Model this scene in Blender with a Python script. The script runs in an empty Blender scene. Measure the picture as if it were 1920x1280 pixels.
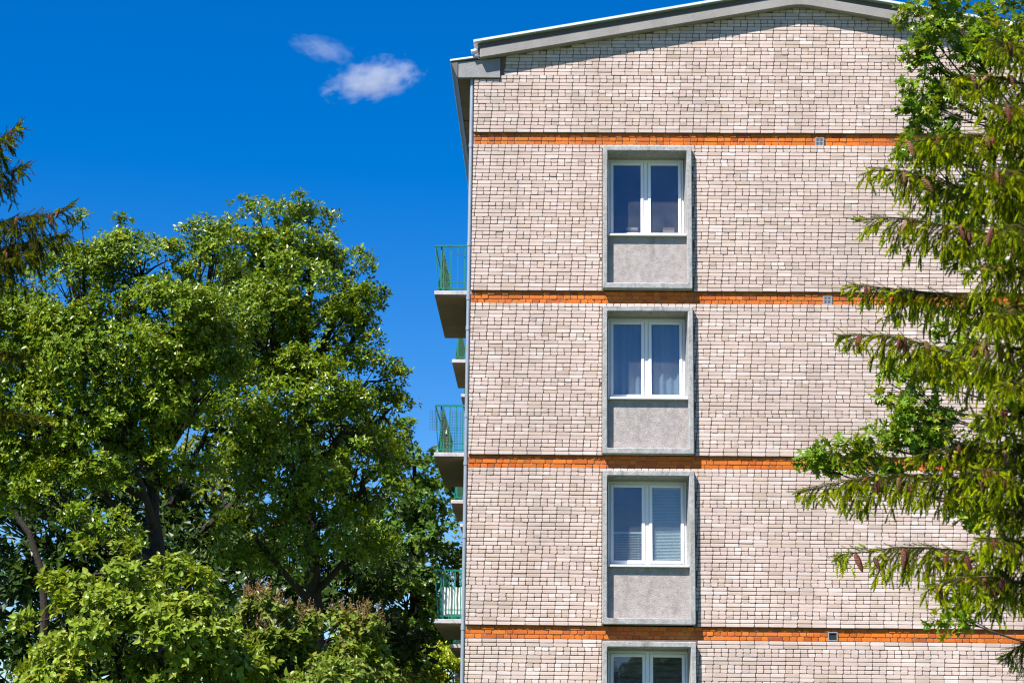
import bpy, bmesh, math, random
import numpy as np
from mathutils import Matrix, Vector

random.seed(7)
rng = np.random.default_rng(7)
R_ = math.radians
SC = bpy.context.scene
COL = SC.collection

# ------------------------------------------------------------------ camera
CAM = np.array([1.5719, -34.7157, 1.6012])
CR = np.array([0.99971624, 0.02103338, 0.01118194])
CU = np.array([-0.00616956, -0.22477454, 0.97439127])
CF = np.array([-0.02300816, 0.97418376, 0.22458099])
FPX = 3721.339                      # focal length in pixels of a 1920 px wide picture
cam_d = bpy.data.cameras.new('camera')
cam_d.sensor_width = 36.0
cam_d.sensor_fit = 'HORIZONTAL'
cam_d.lens = FPX / 1920 * 36
cam_d.clip_start = 0.1
cam_d.clip_end = 20000
cam = bpy.data.objects.new('camera', cam_d)
COL.objects.link(cam)
cam.matrix_world = Matrix(((CR[0], CU[0], -CF[0], CAM[0]), (CR[1], CU[1], -CF[1], CAM[1]),
                           (CR[2], CU[2], -CF[2], CAM[2]), (0, 0, 0, 1)))
SC.camera = cam

# ------------------------------------------------------------------ world, sun, exposure
SUN_EL, SUN_AZ = R_(55), R_(42)     # azimuth: degrees left of straight behind the camera
wd = bpy.data.worlds.new('World')
SC.world = wd
wd.use_nodes = True
wn, wl = wd.node_tree.nodes, wd.node_tree.links
sky = wn.new('ShaderNodeTexSky')
sky.sky_type = 'NISHITA'
sky.sun_disc = False
sky.sun_elevation = SUN_EL
sky.sun_rotation = math.pi + SUN_AZ
sky.altitude = 300
sky.air_density = 1.0
sky.dust_density = 0.35
sky.ozone_density = 3.5
hs = wn.new('ShaderNodeHueSaturation')
hs.inputs['Hue'].default_value = 0.512
hs.inputs['Saturation'].default_value = 1.5
hs.inputs['Value'].default_value = 1.0
wl.new(sky.outputs[0], hs.inputs['Color'])
wl.new(hs.outputs[0], wn['Background'].inputs[0])
wn['Background'].inputs[1].default_value = 0.075
sun_d = bpy.data.lights.new('sun', 'SUN')
sun_d.energy = 5.0
sun_d.angle = R_(0.53)
sun_d.color = (1.0, 0.955, 0.89)
sun = bpy.data.objects.new('sun', sun_d)
COL.objects.link(sun)
SUNV = Vector((-math.sin(SUN_AZ) * math.cos(SUN_EL), -math.cos(SUN_AZ) * math.cos(SUN_EL), math.sin(SUN_EL)))
sun.rotation_euler = SUNV.to_track_quat('Z', 'Y').to_euler()
sun.location = (-20, -30, 40)
vs = SC.view_settings
vs.view_transform = 'Standard'
vs.look = 'None'
vs.gamma = 1.0
vs.use_curve_mapping = False
vs.exposure = 1.1
SC.cycles.use_denoising = True
SC.cycles.denoiser = 'OPENIMAGEDENOISE'
SC.cycles.denoising_input_passes = 'RGB_ALBEDO_NORMAL'
SC.cycles.denoising_prefilter = 'ACCURATE'
SC.cycles.use_adaptive_sampling = False
SC.cycles.sample_clamp_indirect = 4.0
SC.cycles.filter_width = 1.2
SC.cycles.max_bounces = 8
SC.cycles.diffuse_bounces = 2
SC.cycles.transparent_max_bounces = 12


# ------------------------------------------------------------------ helpers
def place(u, v, Y):
    """World point at depth Y (metres behind the gable wall) seen at photo position u, v."""
    r = CF + CR * (u - 960) / FPX - CU * (v - 640) / FPX
    return CAM + r * ((Y - CAM[1]) / r[1])


def ppm(Y):
    return FPX / ((Y - CAM[1]) * 1.0)


def tag(o, label=None, cat=None, group=None, kind=None):
    if label: o['label'] = label
    if cat: o['category'] = cat
    if group: o['group'] = group
    if kind: o['kind'] = kind
    return o


def thing(name, base, label, cat, group=None):
    o = bpy.data.objects.new(name, None)
    o.empty_display_size = 0.3
    COL.objects.link(o)
    o.location = base
    return tag(o, label, cat, group)


def link(name, me, parent=None, mat=None):
    o = bpy.data.objects.new(name, me)
    COL.objects.link(o)
    if mat is not None and len(me.materials) == 0:
        me.materials.append(mat)
    if parent is not None:
        o.parent = parent
        if parent.type == 'EMPTY':
            o.matrix_parent_inverse = Matrix.Translation(-Vector(parent.location))
    return o


def np_mesh(name, V, faces_flat, sizes, colors=None, smooth=False):
    me = bpy.data.meshes.new(name)
    V = np.ascontiguousarray(V, dtype=np.float32).reshape(-1, 3)
    faces_flat = np.ascontiguousarray(faces_flat, dtype=np.int32).ravel()
    sizes = np.ascontiguousarray(sizes, dtype=np.int32).ravel()
    me.vertices.add(len(V)); me.vertices.foreach_set('co', V.ravel())
    me.loops.add(len(faces_flat)); me.loops.foreach_set('vertex_index', faces_flat)
    st = np.zeros(len(sizes), np.int32); st[1:] = np.cumsum(sizes)[:-1]
    me.polygons.add(len(sizes)); me.polygons.foreach_set('loop_start', st)
    me.polygons.foreach_set('use_smooth', np.full(len(sizes), smooth, dtype=bool))
    if colors is not None:
        a = me.color_attributes.new('Col', 'FLOAT_COLOR', 'POINT')
        c = np.ones((len(V), 4), np.float32); c[:, :3] = np.asarray(colors).reshape(-1, 3)
        a.data.foreach_set('color', c.ravel())
    me.update(calc_edges=True)
    return me


class MB:
    """Collects boxes, prisms and tubes into one mesh."""
    def __init__(self):
        self.v, self.f = [], []

    def add(self, vs_, fs_):
        n = len(self.v)
        self.v += [tuple(map(float, p)) for p in vs_]
        self.f += [tuple(i + n for i in f) for f in fs_]
        return self

    def box(self, x0, x1, y0, y1, z0, z1):
        return self.add([(x0, y0, z0), (x1, y0, z0), (x1, y1, z0), (x0, y1, z0), (x0, y0, z1), (x1, y0, z1), (x1, y1, z1), (x0, y1, z1)],
                        [(0, 3, 2, 1), (4, 5, 6, 7), (0, 1, 5, 4), (1, 2, 6, 5), (2, 3, 7, 6), (3, 0, 4, 7)])

    def prism(self, xz, y0, y1):
        """polygon in the x-z plane (counter-clockwise seen from -y), extruded along y"""
        n = len(xz)
        vs_ = [(x, y0, z) for x, z in xz] + [(x, y1, z) for x, z in xz]
        fs_ = [tuple(range(n)), tuple(range(2 * n - 1, n - 1, -1))]
        fs_ += [(i, i + n, (i + 1) % n + n, (i + 1) % n) for i in range(n)]
        return self.add(vs_, fs_)

    def tube(self, pts, radii, n=8, cap=True):
        pts = [np.asarray(p, float) for p in pts]
        base = len(self.v)
        t0 = pts[1] - pts[0]
        ref = np.array([0, 0, 1.0]) if abs(t0[2]) < 0.9 * np.linalg.norm(t0) else np.array([1.0, 0, 0])
        for i, p in enumerate(pts):
            t = pts[min(i + 1, len(pts) - 1)] - pts[max(i - 1, 0)]
            t /= np.linalg.norm(t) + 1e-9
            a = np.cross(t, ref); a /= np.linalg.norm(a) + 1e-9
            b = np.cross(t, a)
            for k in range(n):
                w = 2 * math.pi * k / n
                q = p + (a * math.cos(w) + b * math.sin(w)) * radii[i]
                self.v.append(tuple(q))
        for i in range(len(pts) - 1):
            for k in range(n):
                k2 = (k + 1) % n
                self.f.append((base + i * n + k, base + i * n + k2, base + (i + 1) * n + k2, base + (i + 1) * n + k))
        if cap:
            self.f.append(tuple(base + k for k in range(n - 1, -1, -1)))
            e = base + (len(pts) - 1) * n
            self.f.append(tuple(e + k for k in range(n)))
        return self

    def build(self, name, mat, parent=None, bevel=0.0, smooth=False):
        me = bpy.data.meshes.new(name)
        me.from_pydata(self.v, [], self.f)
        bm = bmesh.new(); bm.from_mesh(me)
        bmesh.ops.recalc_face_normals(bm, faces=bm.faces)
        if bevel > 0:
            bmesh.ops.bevel(bm, geom=list(bm.edges), offset=bevel, segments=1, affect='EDGES', clamp_overlap=True)
        bm.to_mesh(me); bm.free()
        if smooth:
            for p in me.polygons: p.use_smooth = True
        return link(name, me, parent, mat)


# ------------------------------------------------------------------ materials
def new_mat(name):
    m = bpy.data.materials.new(name)
    m.use_nodes = True
    return m, m.node_tree.nodes, m.node_tree.links, m.node_tree.nodes['Principled BSDF']


def mat_plain(name, col, rough=0.6, var=0.12, scale=6.0, bump=0.0, bscale=60.0, metallic=0.0, spec=0.4, stain=None):
    m, n, l, b = new_mat(name)
    b.inputs['Roughness'].default_value = rough
    b.inputs['Metallic'].default_value = metallic
    b.inputs['Specular IOR Level'].default_value = spec
    tc = n.new('ShaderNodeTexCoord')
    nz = n.new('ShaderNodeTexNoise'); nz.inputs['Scale'].default_value = scale; nz.inputs['Detail'].default_value = 6
    nz.inputs['Roughness'].default_value = 0.65
    l.new(tc.outputs['Object'], nz.inputs['Vector'])
    rp = n.new('ShaderNodeValToRGB')
    lo = [c * (1 - var) for c in col]; hi = [min(1, c * (1 + var)) for c in col]
    rp.color_ramp.elements[0].position = 0.3; rp.color_ramp.elements[0].color = (*lo, 1)
    rp.color_ramp.elements[1].position = 0.7; rp.color_ramp.elements[1].color = (*hi, 1)
    l.new(nz.outputs['Fac'], rp.inputs['Fac'])
    out = rp.outputs['Color']
    if stain:
        n2 = n.new('ShaderNodeTexNoise'); n2.inputs['Scale'].default_value = stain[1]; n2.inputs['Detail'].default_value = 8
        n2.inputs['Roughness'].default_value = 0.7
        ms = n.new('ShaderNodeMapping'); ms.inputs['Scale'].default_value = (1.6, 1.6, 0.5)
        l.new(tc.outputs['Object'], ms.inputs['Vector']); l.new(ms.outputs['Vector'], n2.inputs['Vector'])
        r2 = n.new('ShaderNodeValToRGB')
        r2.color_ramp.elements[0].position = 0.52; r2.color_ramp.elements[0].color = (0, 0, 0, 1)
        r2.color_ramp.elements[1].position = 0.72; r2.color_ramp.elements[1].color = (1, 1, 1, 1)
        l.new(n2.outputs['Fac'], r2.inputs['Fac'])
        mx = n.new('ShaderNodeMix'); mx.data_type = 'RGBA'
        l.new(r2.outputs['Color'], mx.inputs['Factor']); l.new(out, mx.inputs['A'])
        mx.inputs['B'].default_value = (*stain[0], 1)
        out = mx.outputs['Result']
    l.new(out, b.inputs['Base Color'])
    if bump > 0:
        nb = n.new('ShaderNodeTexNoise'); nb.inputs['Scale'].default_value = bscale; nb.inputs['Detail'].default_value = 5
        l.new(tc.outputs['Object'], nb.inputs['Vector'])
        bp = n.new('ShaderNodeBump'); bp.inputs['Strength'].default_value = bump; bp.inputs['Distance'].default_value = 0.02
        l.new(nb.outputs['Fac'], bp.inputs['Height']); l.new(bp.outputs['Normal'], b.inputs['Normal'])
    return m


def mat_attr(name, rough=0.8, grain=0.12, gscale=40.0, bump=0.25, spec=0.25):
    """colour from the mesh's own colour attribute, with grain and fine relief"""
    m, n, l, b = new_mat(name)
    b.inputs['Roughness'].default_value = rough
    b.inputs['Specular IOR Level'].default_value = spec
    at = n.new('ShaderNodeAttribute'); at.attribute_name = 'Col'
    g = n.new('ShaderNodeNewGeometry')
    nz = n.new('ShaderNodeTexNoise'); nz.inputs['Scale'].default_value = gscale; nz.inputs['Detail'].default_value = 5
    nz.inputs['Roughness'].default_value = 0.7
    l.new(g.outputs['Position'], nz.inputs['Vector'])
    mr = n.new('ShaderNodeMapRange')
    mr.inputs['From Min'].default_value = 0.3; mr.inputs['From Max'].default_value = 0.7
    mr.inputs['To Min'].default_value = 1 - grain; mr.inputs['To Max'].default_value = 1 + grain
    l.new(nz.outputs['Fac'], mr.inputs['Value'])
    big = n.new('ShaderNodeTexNoise'); big.inputs['Scale'].default_value = 0.55; big.inputs['Detail'].default_value = 4
    l.new(g.outputs['Position'], big.inputs['Vector'])
    mb_ = n.new('ShaderNodeMapRange')
    mb_.inputs['From Min'].default_value = 0.3; mb_.inputs['From Max'].default_value = 0.7
    mb_.inputs['To Min'].default_value = 0.88; mb_.inputs['To Max'].default_value = 1.09
    l.new(big.outputs['Fac'], mb_.inputs['Value'])
    m0 = n.new('ShaderNodeMath'); m0.operation = 'MULTIPLY'
    l.new(mr.outputs['Result'], m0.inputs[0]); l.new(mb_.outputs['Result'], m0.inputs[1])
    mpv = n.new('ShaderNodeMapping'); mpv.inputs['Scale'].default_value = (2.2, 2.2, 0.22)
    l.new(g.outputs['Position'], mpv.inputs['Vector'])
    stv = n.new('ShaderNodeTexNoise'); stv.inputs['Scale'].default_value = 1.0; stv.inputs['Detail'].default_value = 6
    stv.inputs['Roughness'].default_value = 0.65
    l.new(mpv.outputs['Vector'], stv.inputs['Vector'])
    ms_ = n.new('ShaderNodeMapRange')
    ms_.inputs['From Min'].default_value = 0.3; ms_.inputs['From Max'].default_value = 0.65
    ms_.inputs['To Min'].default_value = 0.90; ms_.inputs['To Max'].default_value = 1.04
    l.new(stv.outputs['Fac'], ms_.inputs['Value'])
    mm = n.new('ShaderNodeMath'); mm.operation = 'MULTIPLY'
    l.new(m0.outputs['Value'], mm.inputs[0]); l.new(ms_.outputs['Result'], mm.inputs[1])
    vm = n.new('ShaderNodeVectorMath'); vm.operation = 'SCALE'
    l.new(at.outputs['Color'], vm.inputs[0]); l.new(mm.outputs['Value'], vm.inputs['Scale'])
    l.new(vm.outputs['Vector'], b.inputs['Base Color'])
    if bump:
        bp = n.new('ShaderNodeBump'); bp.inputs['Strength'].default_value = bump; bp.inputs['Distance'].default_value = 0.01
        l.new(nz.outputs['Fac'], bp.inputs['Height']); l.new(bp.outputs['Normal'], b.inputs['Normal'])
    return m


def mat_leaf(name, rough=0.38, trans=0.32, spec=0.5, tgain=(1.5, 1.35, 0.5)):
    m, n, l, b = new_mat(name)
    at = n.new('ShaderNodeAttribute'); at.attribute_name = 'Col'
    b.inputs['Roughness'].default_value = rough
    b.inputs['Specular IOR Level'].default_value = spec
    l.new(at.outputs['Color'], b.inputs['Base Color'])
    tr = n.new('ShaderNodeBsdfTranslucent')
    vm = n.new('ShaderNodeVectorMath'); vm.operation = 'MULTIPLY'
    l.new(at.outputs['Color'], vm.inputs[0]); vm.inputs[1].default_value = tgain
    l.new(vm.outputs['Vector'], tr.inputs['Color'])
    mx = n.new('ShaderNodeMixShader'); mx.inputs[0].default_value = trans
    l.new(b.outputs[0], mx.inputs[1]); l.new(tr.outputs[0], mx.inputs[2])
    l.new(mx.outputs[0], n['Material Output'].inputs['Surface'])
    return m


def mat_glass(name):
    m, n, l, b = new_mat(name)
    n.remove(b)
    tr = n.new('ShaderNodeBsdfTransparent'); tr.inputs['Color'].default_value = (0.72, 0.78, 0.80, 1)
    gl = n.new('ShaderNodeBsdfGlossy'); gl.inputs['Roughness'].default_value = 0.02
    wv = n.new('ShaderNodeTexNoise'); wv.inputs['Scale'].default_value = 1.6
    gw = n.new('ShaderNodeNewGeometry'); l.new(gw.outputs['Position'], wv.inputs['Vector'])
    wb_ = n.new('ShaderNodeBump'); wb_.inputs['Strength'].default_value = 0.35; wb_.inputs['Distance'].default_value = 0.02
    l.new(wv.outputs['Fac'], wb_.inputs['Height']); l.new(wb_.outputs['Normal'], gl.inputs['Normal'])
    gl.inputs['Color'].default_value = (0.90, 0.86, 1, 1)
    lw = n.new('ShaderNodeLayerWeight')
    pw = n.new('ShaderNodeMath'); pw.operation = 'POWER'; pw.inputs[1].default_value = 4.0
    l.new(lw.outputs['Facing'], pw.inputs[0])
    ad = n.new('ShaderNodeMath'); ad.operation = 'MULTIPLY_ADD'; ad.inputs[1].default_value = 0.6; ad.inputs[2].default_value = 0.075
    l.new(pw.outputs[0], ad.inputs[0])
    mx = n.new('ShaderNodeMixShader')
    l.new(ad.outputs[0], mx.inputs[0]); l.new(tr.outputs[0], mx.inputs[1]); l.new(gl.outputs[0], mx.inputs[2])
    df = n.new('ShaderNodeBsdfDiffuse'); df.inputs['Color'].default_value = (0.75, 0.74, 0.72, 1)
    g_ = n.new('ShaderNodeNewGeometry')
    nz = n.new('ShaderNodeTexNoise'); nz.inputs['Scale'].default_value = 2.5; nz.inputs['Detail'].default_value = 5
    l.new(g_.outputs['Position'], nz.inputs['Vector'])
    dm = n.new('ShaderNodeMath'); dm.operation = 'MULTIPLY'; dm.inputs[1].default_value = 0.07
    l.new(nz.outputs['Fac'], dm.inputs[0])
    m2 = n.new('ShaderNodeMixShader')
    l.new(dm.outputs[0], m2.inputs[0]); l.new(mx.outputs[0], m2.inputs[1]); l.new(df.outputs[0], m2.inputs[2])
    l.new(m2.outputs[0], n['Material Output'].inputs['Surface'])
    return m


M = {}
M['brick'] = mat_attr('silicate_brick', 0.85, 0.10, 55, 0.3)
M['orange'] = mat_attr('clay_brick', 0.7, 0.22, 45, 0.4)
M['mortar'] = mat_plain('mortar', (0.145, 0.105, 0.082), 0.95, 0.25, 9, 0.5, 80)
M['mortar_light'] = mat_plain('band_mortar', (0.30, 0.21, 0.15), 0.95, 0.3, 9, 0.5, 80)
M['concrete'] = mat_plain('cast_concrete', (0.345, 0.34, 0.335), 0.9, 0.25, 14, 0.6, 70, stain=((0.19, 0.185, 0.175), 4.0))
M['apron'] = mat_plain('plastered_concrete', (0.39, 0.345, 0.33), 0.92, 0.22, 10, 0.8, 90, stain=((0.25, 0.215, 0.205), 2.6))
M['cornice'] = mat_plain('painted_cornice', (0.27, 0.25, 0.235), 0.85, 0.12, 2.0, 0.25, 40, stain=((0.20, 0.18, 0.165), 1.3))
M['dark_metal'] = mat_plain('grey_sheet_metal', (0.115, 0.105, 0.10), 0.55, 0.10, 2.0)
M['roof_metal'] = mat_plain('galvanised_sheet', (0.58, 0.60, 0.64), 0.45, 0.12, 3.0, spec=0.5, stain=((0.40, 0.40, 0.41), 3.0))
M['plaster'] = mat_plain('grey_render', (0.25, 0.245, 0.25), 0.9, 0.12, 6, 0.4, 50)
M['soffit'] = mat_plain('brown_soffit', (0.17, 0.125, 0.095), 0.8, 0.15, 3.0, 0.2, 30, stain=((0.11, 0.08, 0.06), 1.0))
M['pvc'] = mat_plain('white_window_plastic', (0.80, 0.80, 0.82), 0.3, 0.02, 4)
M['pale_reveal'] = mat_plain('limewashed_reveal', (0.42, 0.39, 0.36), 0.9, 0.15, 10, 0.4, 60)
M['sill'] = mat_plain('grey_white_sill', (0.60, 0.60, 0.61), 0.5, 0.08, 8)
M['glass'] = mat_glass('window_glass')
M['room'] = mat_plain('dim_room_wall', (0.30, 0.27, 0.26), 0.9, 0.1, 2)
M['green'] = mat_plain('green_enamel', (0.008, 0.17, 0.125), 0.45, 0.12, 5, stain=((0.02, 0.12, 0.085), 4.0))
M['green_dark'] = mat_plain('green_sheet', (0.008, 0.26, 0.13), 0.5, 0.15, 5)
M['slab'] = mat_plain('balcony_concrete', (0.44, 0.43, 0.45), 0.85, 0.15, 5, 0.3, 40, stain=((0.24, 0.22, 0.21), 3.5))
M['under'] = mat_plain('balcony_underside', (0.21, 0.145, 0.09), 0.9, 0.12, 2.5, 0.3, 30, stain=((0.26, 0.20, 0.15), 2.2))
M['pipe'] = mat_plain('zinc_pipe', (0.27, 0.31, 0.37), 0.45, 0.10, 8, metallic=0.2, spec=0.5)
M['vent'] = mat_plain('vent_metal', (0.26, 0.28, 0.32), 0.5, 0.1, 8)
M['black'] = mat_plain('dark_void', (0.02, 0.02, 0.022), 0.9, 0.1, 8)
M['cloth'] = mat_plain('white_canvas', (0.74, 0.73, 0.71), 0.8, 0.04, 6)
M['curtain'] = mat_plain('blue_grey_curtain', (0.35, 0.42, 0.52), 0.9, 0.05, 3)
M['blind'] = mat_plain('pale_blind', (0.80, 0.84, 0.80), 0.6, 0.03, 3)
M['blind_dark'] = mat_plain('brown_blind', (0.10, 0.085, 0.07), 0.8, 0.05, 3)
M['wire'] = mat_plain('dark_wire', (0.06, 0.09, 0.11), 0.5, 0.1, 8)
M['bark'] = mat_plain('dark_bark', (0.030, 0.023, 0.018), 0.95, 0.35, 9, 0.8, 30)
M['twig'] = mat_plain('spruce_bark', (0.11, 0.090, 0.055), 0.9, 0.3, 14, 0.6, 50)
M['leaf'] = mat_leaf('glossy_leaf', 0.33, 0.22, 0.28)
M['leaf_soft'] = mat_leaf('soft_leaf', 0.36, 0.28, 0.2)
M['oak'] = mat_leaf('oak_leaf', 0.30, 0.32, 0.28)
M['needle'] = mat_leaf('needles', 0.5, 0.36, 0.12, (1.5, 1.3, 0.4))
M['cone'] = mat_attr('cone_scales', 0.6, 0.3, 60, 0.2)
M['panicle'] = mat_plain('dry_panicle', (0.19, 0.115, 0.04), 0.9, 0.3, 30)
M['grass'] = mat_plain('lawn', (0.05, 0.085, 0.022), 0.95, 0.4, 1.5, 0.8, 30)

# ------------------------------------------------------------------ ground
g = MB(); g.box(-400, 400, -300, 600, -0.5, 0.0)
tag(g.build('ground', M['grass']), kind='structure')

# ------------------------------------------------------------------ the building
BW = 12.04                     # gable width
SLOPE = 0.1818
BANDS = [13.55, 10.55, 7.55, 4.55]          # tops of the orange bands
BH = 0.23
WX0, WX1 = 2.376, 3.992                     # outer edges of the concrete window surrounds
WIN = [(13.261, 10.571), (10.245, 7.561), (7.264, 4.575), (4.282, 1.60)]
bld = thing('apartment_building', (BW / 2, 17, 0),
            'four storey pale brick apartment house with orange brick bands', 'building')


def roofz(x):                   # underside of the cornice
    return 16.0 - SLOPE * abs(x - BW / 2)


# backing walls (the mortar face), piece by piece round the window openings
w = MB(); wb = MB()
YB = 0.36
w.prism([(0, 13.55), (BW, 13.55), (BW, roofz(BW) + .12), (BW / 2, roofz(BW / 2) + .12), (0, roofz(0) + .12)], 0.0105, YB)
secs = [(13.32, 10.55), (10.32, 7.55), (7.32, 4.55), (4.32, 0.0)]
for (zt, zb), (wt, wbm) in zip(secs, WIN):
    w.box(0, WX0 + 0.03, 0.0105, YB, zb, zt)
    w.box(WX1 - 0.03, BW, 0.0105, YB, zb, zt)
    if zt > wt: w.box(WX0 + 0.03, WX1 - 0.03, 0.0105, YB, wt - 0.02, zt)
    if wbm - zb > 0.03: w.box(WX0 + 0.03, WX1 - 0.03, 0.0105, YB, zb, wbm + 0.02)
for zt in BANDS:
    wb.box(0, BW, 0.054, YB - 0.01, zt - BH, zt)
w.build('wall', M['mortar'], bld)
wb.build('band_wall', M['mortar_light'], bld)


# bricks
def brick_arrays(X0, X1, Z0, Z1, YF, jit, rs, cut=(0.006, 0.016), depth=0.03):
    """one bevelled, slightly uneven brick per row: 24 verts, an octagonal front, bevel ring and sides"""
    n = len(X0)
    c = rs.uniform(cut[0], cut[1], (n, 4))
    j = rs.normal(0, jit, (n, 16))
    out = np.zeros((n, 24, 3))
    b = 0.0055
    for ring, (ins, y) in enumerate(((b, 0.0), (0.0, 0.006), (0.0, depth))):
        x0 = X0 + ins; x1 = X1 - ins; z0 = Z0 + ins; z1 = Z1 - ins
        px = [x0 + c[:, 0], x1 - c[:, 1], x1, x1, x1 - c[:, 2], x0 + c[:, 3], x0, x0]
        pz = [z0, z0, z0 + c[:, 1] * .7, z1 - c[:, 2] * .7, z1, z1, z1 - c[:, 3] * .7, z0 + c[:, 0] * .7]
        for k in range(8):
            out[:, ring * 8 + k, 0] = px[k] + j[:, k]
            out[:, ring * 8 + k, 1] = YF + y
            out[:, ring * 8 + k, 2] = pz[k] + j[:, 8 + k] * .6
    return out


BF = [tuple(range(8))]
for r_ in (0, 8):
    BF += [(r_ + k, r_ + 8 + k, r_ + 8 + (k + 1) % 8, r_ + (k + 1) % 8) for k in range(8)]
BF_FLAT = np.concatenate([np.array(f) for f in BF]); BF_SZ = np.array([len(f) for f in BF])


def bricks_mesh(name, arr, cols):
    n = len(arr)
    flat = (BF_FLAT[None, :] + (np.arange(n) * 24)[:, None]).ravel()
    return np_mesh(name, arr.reshape(-1, 3), flat, np.tile(BF_SZ, n), np.repeat(cols, 24, 0))


def white_tints(n, rs):
    base = np.array([0.555, 0.437, 0.388])
    t = base * rs.normal(1, 0.04, (n, 1))
    k = rs.random(n)
    t[k < .13] = np.array([0.605, 0.505, 0.465]) * rs.normal(1, .04, ((k < .13).sum(), 1))
    m = (k > .86); t[m] = np.array([0.505, 0.392, 0.325]) * rs.normal(1, .06, (m.sum(), 1))
    m = (k > .78) & (k <= .86); t[m] = np.array([0.49, 0.395, 0.345]) * rs.normal(1, .05, (m.sum(), 1))
    return np.clip(t, 0.05, .85)


def orange_tints(n, rs):
    t = np.array([0.545, 0.134, 0.013]) * rs.normal(1, 0.12, (n, 1))
    k = rs.random(n)
    m = k < .22; t[m] = np.array([0.46, 0.105, 0.016]) * rs.normal(1, .1, (m.sum(), 1))
    m = k > .97; t[m] = np.array([0.32, 0.07, 0.02]) * rs.normal(1, .1, (m.sum(), 1))
    m = (k > .25) & (k < .4); t[m] = np.array([0.56, 0.165, 0.02]) * rs.normal(1, .06, (m.sum(), 1))
    return np.clip(t, 0.004, .8)


PS, JT = 0.2485, 0.0088           # stretcher pitch, joint
rows = []                        # x0,x1,z0,z1,is_full_stretcher


def lay(z0, z1, stretch, gaps, off):
    """one course; gaps = list of (xa, xb) openings"""
    pitch = PS if stretch else PS / 2
    x = -pitch + off
    wander = 0.0
    while x < 10.9:
        wander = 0.6 * wander + random.gauss(0, 0.0022)
        a, b = x + wander, x + pitch - JT + wander + random.gauss(0, .0015)
        a, b = max(a, 0.0), min(b, BW)
        segs = [(a, b)]
        for ga, gb in gaps:
            ns = []
            for s0, s1 in segs:
                if s1 <= ga or s0 >= gb: ns.append((s0, s1))
                else:
                    if ga - s0 > .03: ns.append((s0, ga - .006))
                    if s1 - gb > .03: ns.append((gb + .006, s1))
            segs = ns
        for s0, s1 in segs:
            if s1 - s0 > 0.03:
                dz = random.gauss(0, .0012)
                rows.append((s0, s1, z0 + dz, z1 - JT * .95 + dz, stretch and abs(s1 - s0 - (PS - JT)) < .006))
        x += pitch


zt0 = 13.55
CH = (3 - BH) / 40
for i in range(36):              # gable field
    z0 = zt0 + i * CH + 0.004
    if z0 > 16.05: break
    mark = len(rows)
    lay(z0, z0 + CH, (i // 2) % 2 == 0, [], 0.06 + ((i // 2) % 4) * .013)
    rows[mark:] = [r for r in rows[mark:] if r[3] < roofz((r[0] + r[1]) / 2) + .06 and not (r[0] < .47 and r[3] > 14.63)]
for s, ((zt, zb), (wt, wbm)) in enumerate(zip(secs, WIN)):
    top = zt; i = 0
    n = int(round((zt - zb) / CH)); ch = (zt - zb) / n
    flip = 1 if s == 2 else 0
    for i in range(n):
        z0 = zb + i * ch + 0.003
        if z0 + ch < 2.3: continue
        gaps = [(WX0 - .004, WX1 + .004)] if (z0 + ch * .6 > wbm and z0 + ch * .4 < wt) else []
        lay(z0, z0 + ch, (i // 2) % 2 == (0 if s < 3 else flip), gaps, 0.05 + ((i // 2) % 5) * .011)
A = np.array(rows, float)
rs = np.random.default_rng(11)
full = A[:, 4] > .5
cx = (A[:, 0] + A[:, 1]) / 2; cz = (A[:, 2] + A[:, 3]) / 2
d3 = np.sqrt((cx - CAM[0]) ** 2 + CAM[1] ** 2 + (cz - CAM[2]) ** 2)
cosv = -CAM[1] / d3
area = cosv / d3 ** 2
ok = full & (cx < 5.9) & (cz > 3.75)
order = np.argsort(-np.where(ok, area, 0))[:300]
sel = np.zeros(len(A), bool); sel[order] = True
rest = A[~sel]
arr = brick_arrays(rest[:, 0], rest[:, 1], rest[:, 2], rest[:, 3], rs.normal(0, .0022, len(rest)), 0.0016, rs)
tag(link('brickwork', bricks_mesh('brickwork', arr, white_tints(len(rest), rs)), bld, M['brick']), kind='stuff')
NV = 40
va = brick_arrays(np.full(NV, -(PS - JT) / 2), np.full(NV, (PS - JT) / 2), np.full(NV, -.0291), np.full(NV, .0291),
                  np.zeros(NV), 0.0016, rs)
vt = white_tints(NV, rs)
variants = [bricks_mesh('brick', va[i:i + 1], vt[i:i + 1]) for i in range(NV)]
for i in np.nonzero(sel)[0]:
    o = link('brick', variants[random.randrange(NV)], bld, M['brick'])
    o.location = (cx[i], float(rs.normal(0, .002)), cz[i])

# orange bands: three courses each, set 4 cm back
ob = []
for b_, zt in enumerate(BANDS):
    chh = BH / 3
    for k in range(3):
        x = -random.uniform(.02, .12)
        while x < BW:
            L = random.choice([.124, .124, .124, .2485]) if k != 1 else random.choice([.124, .124, .2485])
            a, b = max(x, 0), min(x + L - .010, BW)
            if b - a > .03: ob.append((a, b, zt - (k + 1) * chh + .005, zt - k * chh - .005, L))
            x += L
A = np.array(ob)
cx = (A[:, 0] + A[:, 1]) / 2; cz = (A[:, 2] + A[:, 3]) / 2
nominal = (np.abs(A[:, 1] - A[:, 0] - (.124 - .010)) < .001) | (np.abs(A[:, 1] - A[:, 0] - (.2485 - .010)) < .001)
score = (A[:, 1] - A[:, 0]) / ((cx - CAM[0]) ** 2 + CAM[1] ** 2 + (cz - CAM[2]) ** 2)
ok = nominal & (cx < 6.9)
order = np.argsort(-np.where(ok, score, 0))[:300]
sel = np.zeros(len(A), bool); sel[order] = True
rest = A[~sel]
arr = brick_arrays(rest[:, 0], rest[:, 1], rest[:, 2], rest[:, 3], .040 + rs.normal(0, .003, len(rest)), 0.002, rs)
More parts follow.
